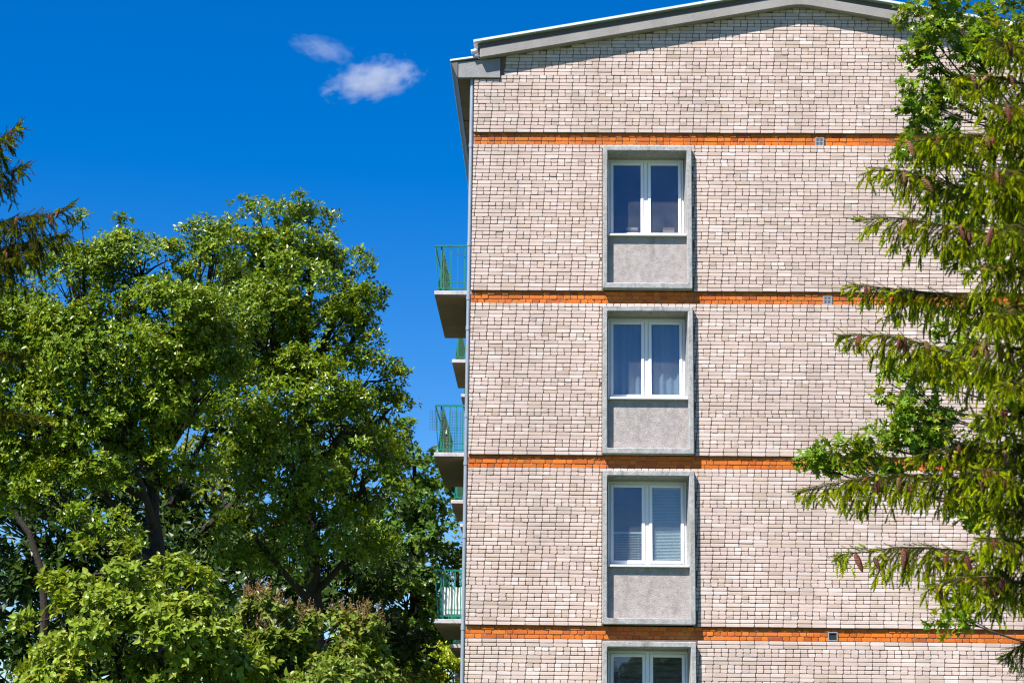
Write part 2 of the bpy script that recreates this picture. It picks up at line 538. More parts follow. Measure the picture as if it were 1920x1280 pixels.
tag(link('orange_brickwork', bricks_mesh('orange_brickwork', arr, orange_tints(len(rest), rs)), bld, M['orange']), kind='stuff')
hz_ = BH / 6 - .005
ovar = {}
for L in (.124, .2485):
    va = brick_arrays(np.full(20, -(L - .010) / 2), np.full(20, (L - .010) / 2), np.full(20, -hz_), np.full(20, hz_), np.zeros(20), .002, rs)
    tt = orange_tints(20, rs)
    ovar[L] = [bricks_mesh('orange_brick', va[i:i + 1], tt[i:i + 1]) for i in range(20)]
for i in np.nonzero(sel)[0]:
    o = link('orange_brick', random.choice(ovar[A[i, 4]]), bld, M['orange'])
    o.location = (cx[i], .040 + float(rs.normal(0, .003)), cz[i])

# other outside walls, roof
BL = 36.0
mb = MB(); mb.box(0.0, 0.36, YB, BL, 0, 14.72).build('side_wall', mat_plain('side_brick', (0.47, 0.41, 0.36), 0.9, 0.15, 7, 0.5, 40), bld)
mb = MB(); mb.box(BW - 0.36, BW, YB, BL, 0, 14.72).box(0.36, BW - .36, BL - .36, BL, 0, 14.72).build('rear_wall', M['mortar_light'], bld)


def band_poly(x0, x1, lo, hi, rnd=True):
    """strip following the gable between offsets lo and hi above the cornice underside; apex slightly rounded"""
    xs = [x0] + [BW / 2 + d for d in (-.24, -.16, -.08, 0, .08, .16, .24)] + [x1]

    def zz(x):
        d = abs(x - BW / 2)
        return 16.02 - SLOPE * (d if d > .24 else .24 - (.24 ** 2 - d ** 2) / .48)
    return [(x, zz(x) + lo) for x in xs] + [(x, zz(x) + hi) for x in reversed(xs)]


mb = MB()
mb.prism(band_poly(-.02, BW + .02, .300, .345), -0.235, BL + .2)
roof = mb.build('roof', M['roof_metal'], bld)
MB().prism(band_poly(.10, BW - .10, 0.0, .185), -0.17, 0.2).build('cornice', M['cornice'], roof, bevel=.008)
MB().prism(band_poly(.06, BW - .06, .187, .298), -0.11, 0.2).build('fascia_strip', M['dark_metal'], roof)
# standing seams of the sheet roof, seen as small bumps on its edge
for xs_ in (3.0, 5.1, 7.6):
    zc = 16.0 - SLOPE * abs(xs_ - BW / 2) + .345
    MB().box(xs_ - .06, xs_ + .06, -.20, BL, zc - .02, zc + .022).build('seam', M['roof_metal'], roof, bevel=.015)
for side in (0, 1):
    def X(x): return x if side == 0 else BW - x
    def bx(m, xa, xb, *r):
        a, b = sorted((X(xa), X(xb))); return m.box(a, b, *r)
    m = MB()
    pts = [(-.31, 14.60), (.478, 14.60), (.478, 14.985), (-.31, 14.905)]
    pts = [(X(x), z) for x, z in pts]
    if side: pts = pts[::-1]
    m.prism(pts, -.035, .05).build('eave_block', M['plaster'], roof, bevel=.006)
    bx(MB(), -.31, -.005, .052, BL, 14.62, 14.66).build('soffit', M['soffit'], roof)
    for jy in range(1, 9):
        bx(MB(), -.305, -.006, jy * 2.4, jy * 2.4 + .03, 14.605, 14.618).build('soffit_batten', M['soffit'], roof)
    m = MB()
    pts = [(-.445, 14.905), (-.41, 14.82), (-.312, 14.595), (-.312, 14.905)]
    pts = [(X(x), z) for x, z in pts]
    if side: pts = pts[::-1]
    m.prism(pts, -.05, BL).build('gutter', M['dark_metal'], roof)
    m = MB()
    pts = [(-.455, 14.908), (.05, 14.985), (.05, 15.02), (-.455, 14.945)]
    pts = [(X(x), z) for x, z in pts]
    if side: pts = pts[::-1]
    m.prism(pts, -.07, BL).build('eave_flashing', M['roof_metal'], roof, bevel=.004)
    if side == 0:
        MB().tube([(-.06, -.1, 15.07), (.05, -.1, 15.10)], [.05, .05], 8).build('lead_roll', M['roof_metal'], roof)


# windows
def frame_boxes(m, x0, x1, z0, z1, t, y0, y1, tb=None):
    tb = tb or t
    m.box(x0, x0 + t, y0, y1, z0, z1); m.box(x1 - t, x1, y0, y1, z0, z1)
    m.box(x0 + t, x1 - t, y0, y1, z1 - t, z1); m.box(x0 + t, x1 - t, y0, y1, z0, z0 + tb)
    return m


def ring(m, xo0, xo1, zo0, zo1, y_f, y_b, f=(.084, .088, .105, .095), splay=(.0, .035, .03, 0)):
    """moulded concrete box frame: outer faces straight, inner faces splayed towards the window"""
    l, r, b, t = f
    O = [(xo0, zo0), (xo1, zo0), (xo1, zo1), (xo0, zo1)]
    I = [(xo0 + l, zo0 + b), (xo1 - r, zo0 + b), (xo1 - r, zo1 - t), (xo0 + l, zo1 - t)]
    sl, sr, sb, st = splay
    J = [(xo0 + l + sl, zo0 + b), (xo1 - r - sr, zo0 + b), (xo1 - r - sr, zo1 - t - st), (xo0 + l + sl, zo1 - t - st)]
    vs_ = [(x, y_f, z) for x, z in O] + [(x, y_f, z) for x, z in I] + [(x, y_b, z) for x, z in J] + [(x, y_b, z) for x, z in O]
    fs_ = []
    for k in range(4):
        k2 = (k + 1) % 4
        fs_ += [(k, k2, 4 + k2, 4 + k), (4 + k, 4 + k2, 8 + k2, 8 + k), (8 + k, 8 + k2, 12 + k2, 12 + k), (12 + k, 12 + k2, k2, k)]
    return m.add(vs_, fs_)


WLAB = ['white window of the top floor, books inside', 'white window with a pale curtain behind the glass',
        'white window with a slatted blind in one half', 'white window with a dark striped blind']
WY = 0.30
for i, (wt, wbm) in enumerate(WIN):
    zs = wt - 1.645                 # underside of the glazed part
    m = frame_boxes(MB(), 2.478, 3.872, zs, wt - .135, .042, WY + .012, WY + .075, .05)
    m.box(3.140, 3.210, WY + .012, WY + .075, zs + .05, wt - .177)
    win = m.build('window', M['pvc'], bld, bevel=.004)
    win['label'] = WLAB[i]
    sur = ring(MB(), WX0, WX1, wbm, wt, -.12, .42).build('surround', M['concrete'], win, bevel=.010)
    # slightly eaten edges of the cast concrete
    for v in sur.data.vertices:
        v.co.x += random.gauss(0, .002); v.co.z += random.gauss(0, .002)
    MB().box(WX0 + .086, WX1 - .125, WY + .005, .40, wt - .134, wt - .094).build('head_strip', M['pale_reveal'], win)
    for a, b in ((2.523, 3.137), (3.213, 3.827)):
        s = frame_boxes(MB(), a, b, zs + .053, wt - .180, .056, WY - .006, WY + .058).build('sash', M['pvc'], win, bevel=.006)
        MB().box(a + .05, b - .05, WY + .022, WY + .034, zs + .103, wt - .230).build('pane', M['glass'], win)
    MB().prism([(2.463, zs - .045), (3.898, zs - .045), (3.898, zs - .006), (2.463, zs - .006)], -.055, WY + .02).build('sill', M['sill'], win, bevel=.006)
    MB().box(WX0 + .086, WX1 - .09, .020, .06, wbm + .104, zs - .046).build('apron_panel', M['apron'], win, bevel=.003)
    # the dim room behind
    r = MB()
    x0, x1, y0, y1, z0, z1 = 1.6, 5.2, YB + .002, 4.4, zs - .85, wt + .02
    r.add([(x0, y0, z0), (x1, y0, z0), (x1, y1, z0), (x0, y1, z0), (x0, y0, z1), (x1, y0, z1), (x1, y1, z1), (x0, y1, z1)],
          [(0, 1, 2, 3), (4, 5, 6, 7), (1, 2, 6, 5), (2, 3, 7, 6), (3, 0, 4, 7)])
    r.build('room', M['room'], win)
    MB().box(2.45, 3.90, WY + .08, .62, zs + .02, zs + .06).build('inner_sill', M['pvc'], win)

zw = [wt - 1.645 for wt, _ in WIN]
# books on the inner sill of the top window
bcol = [(.55, .42, .22), (.62, .55, .42), (.35, .09, .06), (.65, .60, .50), (.50, .36, .20), (.12, .16, .10), (.60, .50, .30), (.55, .20, .15)]
bname = ['tan', 'cream', 'dark red', 'ivory', 'brown', 'dark green', 'straw coloured', 'brick red']
k = 0
for st, xc in enumerate((2.93, 3.60)):
    z = zw[0] + .06
    for j in range(4):
        h = (.046, .040, .044, .048)[j]
        c = bcol[k]; dx = random.uniform(-.012, .012)
        o = MB().box(xc - .105 + dx, xc + .105 + dx, .385, .53, z + .0005, z + h).build('book', mat_plain('book_cover_' + str(k), c, .6, .05, 8), None, bevel=.003)
        tag(o, '%s book lying in the stack on the top window sill %s' % (bname[k], 'beside the mullion' if st == 0 else 'at the outer end'), 'book', 'books on the top window sill')
        z += h; k += 1
# curtain of the second window
xs = np.linspace(2.50, 3.84, 90)
cv, cf = [], []
for j, x in enumerate(xs):
    y = .455 + .022 * math.sin(x * 43) + .014 * math.sin(x * 21 + 1)
    cv += [(x, y, zw[1] + .03), (x, y + .004, WIN[1][0] - .17)]
for j in range(len(xs) - 1):
    cf.append((2 * j, 2 * j + 2, 2 * j + 3, 2 * j + 1))
o = MB().add(cv, cf).build('curtain', M['curtain'], None, smooth=True)
tag(o, 'blue grey pleated curtain hanging behind the second highest window', 'curtain')
MB().tube([(2.49, .46, WIN[1][0] - .165), (3.85, .46, WIN[1][0] - .165)], [.01, .01], 6).build('curtain_rod', M['pvc'], o)


def blind(name, x0, x1, z0, z1, pitch, mat, label, tilt=.6, fill=.9, y=.368):
    root = thing(name, ((x0 + x1) / 2, y, z0), label, 'blind')
    z = z1 - .03
    MB().box(x0, x1, y - .015, y + .015, z1 - .028, z1).build('head_rail', mat, root)
    hh = pitch * fill / 2
    me = None
    while z - hh > z0:
        if me is None:
            m = MB(); dy = math.cos(tilt) * hh; dz = math.sin(tilt) * hh
            m.add([(x0 - (x0 + x1) / 2, -dy, -dz), (x1 - (x0 + x1) / 2, -dy, -dz), (x1 - (x0 + x1) / 2, dy, dz), (x0 - (x0 + x1) / 2, dy, dz),
                   (x0 - (x0 + x1) / 2, -dy + .001, -dz - .0015), (x1 - (x0 + x1) / 2, -dy + .001, -dz - .0015), (x1 - (x0 + x1) / 2, dy + .001, dz - .0015), (x0 - (x0 + x1) / 2, dy + .001, dz - .0015)],
                  [(0, 1, 2, 3), (7, 6, 5, 4), (0, 4, 5, 1), (1, 5, 6, 2), (2, 6, 7, 3), (3, 7, 4, 0)])
            o = m.build('slat', mat, root); me = o.data
        else:
            o = link('slat', me, root)
        o.location = ((x0 + x1) / 2, y, z - pitch / 2)
        z -= pitch
    for x in (x0 + .08, x1 - .08):
        MB().box(x - .0015, x + .0015, y - .016, y - .0145, z0, z1 - .02).build('cord', mat, root)
    return root


blind('venetian_blind', 3.25, 3.79, zw[2] + .10, WIN[2][0] - .23, .026, M['blind'], 'pale closed venetian blind in the third highest window', .95, 1.05)
blind('venetian_blind', 2.56, 3.10, zw[2] + .10, zw[2] + .62, .030, M['blind'], 'short pale venetian blind let down low, half open', .35, .8)
blind('roller_blind', 2.56, 3.10, zw[3] + .10, WIN[3][0] - .21, .115, M['blind_dark'], 'dark striped roller blind beside the mullion of the lowest window', 1.45, .62)
blind('roller_blind', 3.25, 3.79, zw[3] + .10, WIN[3][0] - .21, .115, M['blind_dark'], 'dark striped roller blind in the lowest window, on the vent side', 1.45, .62)

# vents in the bands
for k_, (x, z) in enumerate(((6.348, 13.395), (6.422, 10.405), (6.40, 7.405), (6.367, 4.408))):
    v = frame_boxes(MB(), x - .082, x + .082, z - .078, z + .078, .016, .018, .045).build('vent_grille', M['vent'], bld)
    MB().box(x - .066, x + .066, .036, .041, z - .062, z + .062).build('backing', M['black'], v)
    if k_ < 3:
        for t in range(5):
            xx = x - .050 + t * .025
            MB().box(xx - .006, xx + .006, .022, .034, z - .062, z + .062).build('bar', M['vent'], v)
        MB().box(x - .066, x + .066, .019, .0215, z - .006, z + .006).build('bar', M['vent'], v)

# downpipe up the corner
pz = [14.58] + [14.2 - .9 * k for k in range(16)] + [0.05]
m = MB(); m.tube([(-.045, .07, 14.62), (-.045, .07, 0.0)], [.036, .036], 12)
pipe = m.build('downpipe', M['pipe'], bld, smooth=False)
for z in (13.31, 11.43, 10.42, 9.86, 8.26, 7.40, 6.1, 4.50, 3.0):
    MB().tube([(-.045, .07, z - .035), (-.045, .07, z + .035)], [.043, .043], 12).build('pipe_joint', M['pipe'], pipe)
    MB().box(-.03, .03, .10, .14, z - .012, z + .012).build('bracket', M['pipe'], pipe)

# balconies on the long side
FL = [10.73, 7.71, 4.71]


def balcony(z, ya, yb, out, detail):
    s = MB().box(-out, -.003, ya, yb, z - .075, z).build('balcony', M['slab'], bld, bevel=.006)
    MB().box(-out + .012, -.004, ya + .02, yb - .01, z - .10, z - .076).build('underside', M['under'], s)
    zr = z + .875
    MB().box(-out - .005, -.01, ya + .03, ya + .06, zr - .022, zr + .010).build('top_rail', M['green'], s)
    MB().box(-out + .085, -.01, ya + .035, ya + .055, z + .045, z + .068).build('bottom_rail', M['green'], s)
    if detail:
        MB().box(-out + .18, -.01, ya + .036, ya + .054, z + .16, z + .178).build('middle_rail', M['green'], s)
        nb = 5
        for k in range(nb):
            x = -out + .16 + k * (out - .19) / (nb - 1)
            MB().box(x - .009, x + .009, ya + .034, ya + .053, z + .0, zr - .02).build('baluster', M['green'], s)
        # bent outer bar that carries the flower boxes
        MB().tube([(-out + .005, ya + .045, zr), (-out + .035, ya + .045, z + .45), (-out + .075, ya + .045, z + .045)], [.010, .010, .010], 6).build('corner_bar', M['green'], s)
        MB().tube([(-out + .005, ya + .05, zr), (-out + .005, yb - .03, zr)], [.013, .013], 6).build('outer_rail', M['green'], s)
    # leaning green sheet along the long side, ribbed
    n = 26
    for k in range(n):
        y0 = ya + .07 + k * (yb - ya - .12) / n; y1 = y0 + (yb - ya - .12) / n - .006
        d = .012 * (k % 2)
        m = MB()
        m.add([(-out + .06 + d, y0, z + .03), (-out + .075 + d, y0, z + .03), (-out + .15 + d, y0, zr - .06), (-out + .135 + d, y0, zr - .06),
               (-out + .06 + d, y1, z + .03), (-out + .075 + d, y1, z + .03), (-out + .15 + d, y1, zr - .06), (-out + .135 + d, y1, zr - .06)],
              [(0, 1, 2, 3), (7, 6, 5, 4), (0, 4, 5, 1), (1, 5, 6, 2), (2, 6, 7, 3), (3, 7, 4, 0)])
        if k == 0: m.box(-out + .10, -out + .13, ya + .06, ya + .069, z + .0, zr - .02)
        m.build('front_panel', M['green_dark'] if k % 2 else M['green'], s)
    return s


OUT = [.71, .655, .60]
for f, z in enumerate(FL):
    balcony(z, .75, 4.2, OUT[f], True)
    balcony(z, 6.6, 9.2, .68 - .03 * f, False)
    balcony(z, 10.3, 13.2, .66 - .03 * f, False)

# sheet tied behind the bars of the lowest balcony
z = FL[2]
cv, cf = [], []
nx, nz = 34, 22
for a in range(nx + 1):
    for b in range(nz + 1):
        x = -OUT[2] + .13 + (OUT[2] - .145) * a / nx; zz = z + .075 + .50 * b / nz
        y = .845 + .003 * math.sin(a * .30 + b * .32) + .0025 * math.sin(b * .5 - a * .35) + .0007 * math.sin(a * .9 + b * 1.3)
        cv.append((x - (.03 * (1 - b / nz)), y, zz + .006 * math.sin(a * .8) * (b == nz)))
for a in range(nx):
    for b in range(nz):
        q = a * (nz + 1) + b
        cf.append((q, q + nz + 1, q + nz + 2, q + 1))
tag(MB().add(cv, cf).build('canvas_sheet', M['cloth'], None, smooth=True), 'creased white canvas sheet tied behind the lowest green balcony bars', 'sheet')

# wire trellis on the middle balcony
z = FL[1]
tr = thing('wire_trellis', (-OUT[1], .72, z), 'thin wire trellis fixed to the green railing of the middle balcony', 'trellis')
for (xa, xb, za, zb, y) in ((-.74, -.47, z + .40, z + .76, .72), (-.40, -.15, z + .05, z + .80, 1.0)):
    n = int((xb - xa) / .045)
    for k in range(n + 1):
        x = xa + k * (xb - xa) / n
        MB().tube([(x, y, za), (x, y, zb)], [.0028, .0028], 4).build('wire', M['wire'], tr)
    n = int((zb - za) / .05)
    for k in range(n + 1):
        zz = za + k * (zb - za) / n
        MB().tube([(xa, y, zz), (xb, y, zz)], [.0028, .0028], 4).build('wire', M['wire'], tr)
# string of lights sagging over the top balcony railing
z = FL[0]
pts = [(-.40 + .36 * t, .76, z + .86 - .17 * math.sin(math.pi * t) ** .8) for t in np.linspace(0, 1, 14)]
pts = [(-.52, .76, z + .05), (-.50, .76, z + .5), (-.53, .76, z + .84)] + pts
sl = MB().tube(pts, [.004] * len(pts), 5).build('light_string', M['wire'], None)
tag(sl, 'dark cord of small lamps sagging along the topmost green railing', 'cord')
for p in pts[1::2]:
    MB().tube([(p[0], p[1], p[2]), (p[0] + .004, p[1], p[2] - .02)], [.006, .004], 5).build('bulb', M['wire'], sl)
# drying pole with pegs on the middle balcony
z = FL[1]
o = MB().tube([(-.44, .9, z), (-.43, .9, z + .62)], [.009, .009], 6).build('drying_pole', M['soffit'], None)
tag(o, 'thin pole with wires standing on the middle balcony', 'pole')
for k in range(4):
    zz = z + .12 + .12 * k
    MB().tube([(-.57, .9, zz - .05), (-.43, .9, zz), (-.40, .9, zz + .01)], [.004, .004, .004], 4).build('arm', M['slab'], o)
MB().tube([(-.445, .89, z + .36), (-.445, .89, z + .43)], [.022, .014], 7).build('peg_bag', M['cloth'], o)


# ------------------------------------------------------------------ vegetation helpers
def unit(a):
    return a / (np.linalg.norm(a, axis=-1, keepdims=True) + 1e-9)


def leaf_template(kind):
    """x = length (0..1), y = half width, z = up; returns verts, list of faces"""
    if kind == 'oval':
        v = [(0, 0, 0), (.45, .27, .07), (.5, 0, -.02), (.45, -.27, .07), (1, 0, -.06)]
        f = [(0, 2, 1), (0, 3, 2), (2, 4, 1), (2, 3, 4)]
    elif kind == 'heart':
        v = [(0, 0, 0), (.02, .22, .04), (.28, .33, .07), (.62, .20, .03), (1, 0, -.16), (.62, -.20, .03), (.28, -.33, .07), (.02, -.22, .04), (.5, 0, -.04)]
        f = [(8, 1, 0), (8, 2, 1), (8, 3, 2), (8, 4, 3), (8, 5, 4), (8, 6, 5), (8, 7, 6), (8, 0, 7)]
    elif kind == 'maple':
        v = [(0, 0, 0), (.10, .36, .03), (.34, .26, 0), (.52, .52, .05), (.60, .20, .02), (1, 0, -.10), (.60, -.20, .02), (.52, -.52, .05), (.34, -.26, 0), (.10, -.36, .03), (.4, 0, -.02)]
        f = [(10, i + 1 if i < 9 else 0, i) for i in range(10)]
    else:  # oak with pointed lobes
        up = [(0, 0, 0), (.12, .04, 0), (.20, .20, .03), (.27, .07, 0), (.36, .14, .02), (.50, .44, .06), (.55, .13, .01), (.66, .17, .02), (.82, .34, .05), (.80, .10, 0), (1.02, 0, -.10)]
        lo = [(x, -y, z) for x, y, z in reversed(up[1:-1])]
        v = up + lo + [(.55, 0, -.03)]
        n = len(up) + len(lo)
        f = [(n, (i + 1) % n, i) for i in range(n)]
    return np.array(v, float), f


TPL = {k: leaf_template(k) for k in ('oval', 'heart', 'maple', 'oak')}


def leaf_frames(d, n):
    x = unit(d); z = n - (n * x).sum(1, keepdims=True) * x; z = unit(z)
    y = np.cross(z, x)
    return np.stack([x, y, z], axis=2)      # columns


def leaves_mesh(name, pos, d, n, size, tint, kind):
    v, f = TPL[kind]
    Fm = leaf_frames(d, n)
    V = np.einsum('nij,kj->nki', Fm, v) * size[:, None, None] + pos[:, None, :]
    nv = len(v)
    flat = np.concatenate([np.array(t) for t in f])
    sz = np.array([len(t) for t in f])
    N = len(pos)
    ff = (flat[None] + (np.arange(N) * nv)[:, None]).ravel()
    return np_mesh(name, V.reshape(-1, 3), ff, np.tile(sz, N), np.repeat(tint, nv, 0))


def crown_leaves(clusters, axes, rg, per=8, size=.10, spread=(45, 88), up=.35):
    """rosettes of leaves at twig ends"""
    N = len(clusters)
    a = unit(axes)
    ref = unit(rg.normal(size=(N, 3)))
    e1 = unit(np.cross(a, ref)); e2 = np.cross(a, e1)
    P, D, Nn, S = [], [], [], []
    for k in range(per):
        th = 2 * math.pi * (k / per) + rg.uniform(-.5, .5, N)
        ph = np.radians(rg.uniform(*spread, N))
        if k % 3 == 0: ph *= .65
        r = e1 * np.cos(th)[:, None] + e2 * np.sin(th)[:, None]
        d = a * np.cos(ph)[:, None] + r * np.sin(ph)[:, None]
        nn = a * np.sin(ph)[:, None] - r * np.cos(ph)[:, None] + rg.normal(0, .28, (N, 3)) + np.array([0, 0, up * .6]) + np.array(SUNV) * .22
        P.append(clusters + a * rg.uniform(-1.1, .3, (N, 1)) * size + rg.normal(0, .16 * size, (N, 3)) + d * .008); D.append(d + np.array([0, 0, -.12])); Nn.append(nn)
        S.append(size * rg.uniform(.5, 1.2, N))
    return np.concatenate(P), np.concatenate(D), np.concatenate(Nn), np.concatenate(S)


def pick_leaf_parts(pos, d, n, size, count=300):
    """the leaves that show largest towards the camera and are not buried in the crown"""
    Fm = leaf_frames(d, n)
    view = unit(CAM - pos)
    facing = np.abs((Fm[:, :, 2] * view).sum(1))
    dist = np.linalg.norm(CAM - pos, axis=1)
    r = pos - CAM
    w_ = r @ CF
    u = 960 + FPX * (r @ CR) / w_; v = 640 - FPX * (r @ CU) / w_
    ins = (u > 5) & (u < 1915) & (v > 5) & (v < 1275)
    cell = {}
    key = (u // 16).astype(int) * 1000 + (v // 16).astype(int)
    o = np.lexsort((dist, key))
    first = np.zeros(len(pos), bool)
    last = None
    for i in o:
        if key[i] != last:
            first[i] = True; last = key[i]
    sc = facing * size / dist * ins * first
    return np.argsort(-sc)[:count]


def add_crown(root, name, P, D, Nn, S, T, kind, mat, parts=0, label=None):
    sel = np.zeros(len(P), bool)
    if parts:
        idx = pick_leaf_parts(P, D, Nn, S, parts); sel[idx] = True
    k = ~sel
    crown = link(name, leaves_mesh(name, P[k], D[k], Nn[k], S[k], T[k], kind), root, mat)
    crown['kind'] = 'stuff'
    if parts:
        v, f = TPL[kind]
        flat = np.concatenate([np.array(t) for t in f]); sz = np.array([len(t) for t in f])
        tints = T[idx]
        vb = [np_mesh('leaf', v, flat, sz, np.repeat(tints[q:q + 1], len(v), 0)) for q in range(0, min(24, len(tints)))]
        for me in vb: me.materials.append(mat)
        Fm = leaf_frames(D[idx], Nn[idx])
        for q, i in enumerate(idx):
            o = link('leaf', vb[q % len(vb)], crown)
            m = Matrix.Identity(4)
            for a in range(3):
                for b in range(3): m[a][b] = Fm[q][a][b] * S[i]
                m[a][3] = P[i][a]
            o.matrix_basis = m
    return crown


def bezier(a, b, c, n):
    t = np.linspace(0, 1, n)[:, None]
    return (1 - t) ** 2 * a + 2 * t * (1 - t) * b + t ** 2 * c


def leafy_tree(name, label, cat, lobes, Y, trunk_px, kind, mat, seed, leaf=.10, per=8, puffs=1.0, clus=22, pr=(.32, .62),
               cols=((.055, .115, .014), (.085, .16, .018), (.12, .15, .02)), parts=0, trunk_r=.16, group=None, extra=None, inner=.35, stems=None,
               lean=.35, pref=.8, limb=.48, sprigs=.10, rise=.4):
    """lobes: (u, v, ru, rv, dY) in photo pixels at depth Y+dY; each becomes an ellipsoid of foliage puffs"""
    rg = np.random.default_rng(seed)
    rnd = random.Random(seed)
    L = []
    for (u, v, ru, rv, dY) in lobes:
        s = (Y + dY - CAM[1]) / FPX
        c = place(u, v, Y + dY); L.append((c, np.array([ru * s, (ru + rv) * .5 * s * .95, rv * s])))
    base = place(trunk_px[0][0], trunk_px[0][1], Y).copy(); base[2] = 0
    root = thing(name, tuple(base), label, cat, group)
    # trunk
    tp = [base] + [place(u, v, Y) for u, v in trunk_px]
    m = MB()
    rad = np.linspace(trunk_r, trunk_r * .62, len(tp))
    m.tube(tp, rad, 10)
    head = tp[-1]
    PC, PN, PR = [], [], []
    for li, (c, r) in enumerate(L):
        area = 4 * math.pi * ((r[0] * r[1]) ** 1.6 / 3 + (r[0] * r[2]) ** 1.6 / 3 + (r[1] * r[2]) ** 1.6 / 3) ** (1 / 1.6)
        n = int(max(5, area * 2.1 * puffs))
        dirs = unit(rg.normal(size=(n, 3)))
        keep = dirs[:, 1] < .40                      # the far side shows through only here and there
        dirs = dirs[keep | (rg.random(n) < .25)]
        p = c + dirs * r * rg.uniform(.72, 1.0, (len(dirs), 1))
        inside = np.zeros(len(p), bool)
        for lj, (c2, r2) in enumerate(L):
            if lj != li: inside |= (np.linalg.norm((p - c2) / r2, axis=1) < .68)
        inside &= rg.random(len(p)) > inner * .6
        p = p[~inside]; dd = dirs[~inside]
        PC.append(p); PN.append(unit(dd / r)); PR.append(rg.uniform(pr[0], pr[1], len(p)) * min(1.15, max(.65, r.min() / pref)))
        ns = int(len(p) * sprigs)
        if ns:                                       # thin sprigs that break the outline
            q_ = rg.choice(len(p), ns)
            up_ = unit(PN[-1][q_] + np.array([0, -.2, .7]) + rg.normal(0, .3, (ns, 3)))
            PC[-1] = np.concatenate([p, p[q_] + up_ * (PR[-1][q_][:, None] * rg.uniform(.9, 1.5, (ns, 1)))])
            PN[-1] = np.concatenate([PN[-1], up_]); PR[-1] = np.concatenate([PR[-1], PR[-1][q_] * .42])
            p = PC[-1]
        # limb to the lobe, leaving the trunk below it
        want = c[2] - rise * np.hypot(c[0] - head[0], c[1] - head[1]) - .3
        tz = np.array([t_[2] for t_ in tp])
        zz_ = float(np.clip(want, min(tz[1], head[2]), head[2]))
        start = np.array([np.interp(zz_, tz, [t_[a] for t_ in tp]) for a in range(3)])
        mid = (start + c) / 2 + np.array([(c[0] - start[0]) * .15, 0, -.1 * abs(c[0] - start[0])])
        mid = mid + np.array([rg.normal(0, .15), rg.normal(0, .15), rg.uniform(-.1, .25)])
        pts = bezier(start, mid, c, 7)
        r0 = trunk_r * limb
        m.tube(pts, np.linspace(r0, min(.035, r0 * .5), 7), 7)
        for q in p[:: 1]:
            a0 = pts[rnd.randrange(3, 7)]
            mm = (a0 + q) / 2 + rg.normal(0, .06, 3)
            m.tube(bezier(a0, mm, q, 4), np.array([.022, .016, .011, .006]) * min(1, pref / .6), 4, cap=False)
    trunk = m.build('trunk', M['bark'], root)
    PC = np.concatenate(PC); PN = np.concatenate(PN); PR = np.concatenate(PR)
    CP, CA = [], []
    for p, nrm, r in zip(PC, PN, PR):
        k = int(clus * (r / (.5 * (pr[0] + pr[1]))) ** 1.6 * rg.uniform(.75, 1.3)) + 3
        d = unit(rg.normal(size=(k, 3)) + nrm * .55 + np.array([0, 0, .40]) + np.array(SUNV) * .35)
        CP.append(p + d * (r * rg.random((k, 1)) ** .30) * np.array([1.05, 1.05, .72])); CA.append(d * .8 + nrm * .5 + np.array([0, 0, lean]) + rg.normal(0, .2, (k, 3)))
    CP = np.concatenate(CP); CA = np.concatenate(CA)
    P, D, Nn, S = crown_leaves(CP, CA, rg, per, leaf)
    N = len(P)
    cl = np.array(cols)
    # colour goes by twig: most of a rosette shares one tint
    ci = np.tile(rg.choice(len(cl), len(CP), p=np.array([.5, .35, .15]) if len(cl) == 3 else None), per)
    T = cl[ci] * rg.normal(1, .13, (N, 1)).clip(.6, 1.5)
    T = T.clip(.004, .6)
    add_crown(root, 'crown', P, D, Nn, S, T, kind, mat, parts)
    return root, CP, CA


# ------------------------------------------------------------------ trees left of the house
GREEN = ((.104, .168, .005), (.150, .230, .006), (.210, .250, .010))
A_LOBES = [(-95, 700, 110, 120, -1), (-110, 570, 90, 80, -.5), (-60, 850, 90, 80, -1),(265, 520, 85, 75, 0), (398, 478, 52, 50, .3), (130, 520, 52, 46, .2), (355, 500, 70, 62, .4), (135, 575, 95, 85, -.3), (40, 650, 95, 95, -.2), (200, 680, 120, 100, -.9),  # lobes at negative u are added, out of view, to shade the leaning trunk
           (320, 630, 100, 95, -.4), (90, 800, 110, 85, -1.0), (370, 740, 80, 75, -.3), (215, 800, 90, 60, -1.1), (295, 730, 90, 60, -1.0), (150, 870, 90, 50, -1.3), (330, 870, 60, 36, .3), (255, 880, 60, 34, -1.2),
           (20, 905, 80, 60, -1.0), (115, 935, 80, 50, -1.5), (200, 985, 70, 42, -1.8), (410, 610, 80, 80, .6)]
leafy_tree('broadleaf_tree', 'broad glossy leaved tree with dark forked trunk beside the taller tree', 'tree', A_LOBES, -3.0,
           [(300, 1060), (285, 960), (290, 870)], 'oval', M['leaf'], 21, .092, 8, 1.45, 54, pr=(.40, .72), cols=GREEN, parts=300, trunk_r=.15)
B_LOBES = [(500, 440, 70, 62, .2), (583, 455, 50, 72, .3), (440, 500, 62, 66, .2), (560, 540, 105, 85, -.2), (650, 530, 55, 70, .2),
           (690, 590, 48, 42, 0), (470, 620, 90, 80, -.6), (610, 650, 90, 70, -.3), (690, 715, 60, 55, 0), (560, 740, 100, 75, -.9),
           (720, 780, 44, 44, 0), (455, 800, 80, 70, -1.2), (640, 810, 90, 60, -.8), (540, 900, 110, 70, -1.3), (680, 900, 62, 70, -.5),
           (480, 1010, 62, 60, -1.7), (600, 1010, 85, 60, -1.2), (465, 1090, 50, 45, -1.9), (670, 1010, 50, 60, -.8)]
leafy_tree('broadleaf_tree', 'tallest dense glossy leaved tree standing by the balconies', 'tree', B_LOBES, 1.0,
           [(592, 1180), (585, 1050), (575, 900), (565, 720)], 'oval', M['leaf'], 22, .092, 8, 1.4, 54, pr=(.40, .72), cols=GREEN, parts=300, trunk_r=.17)
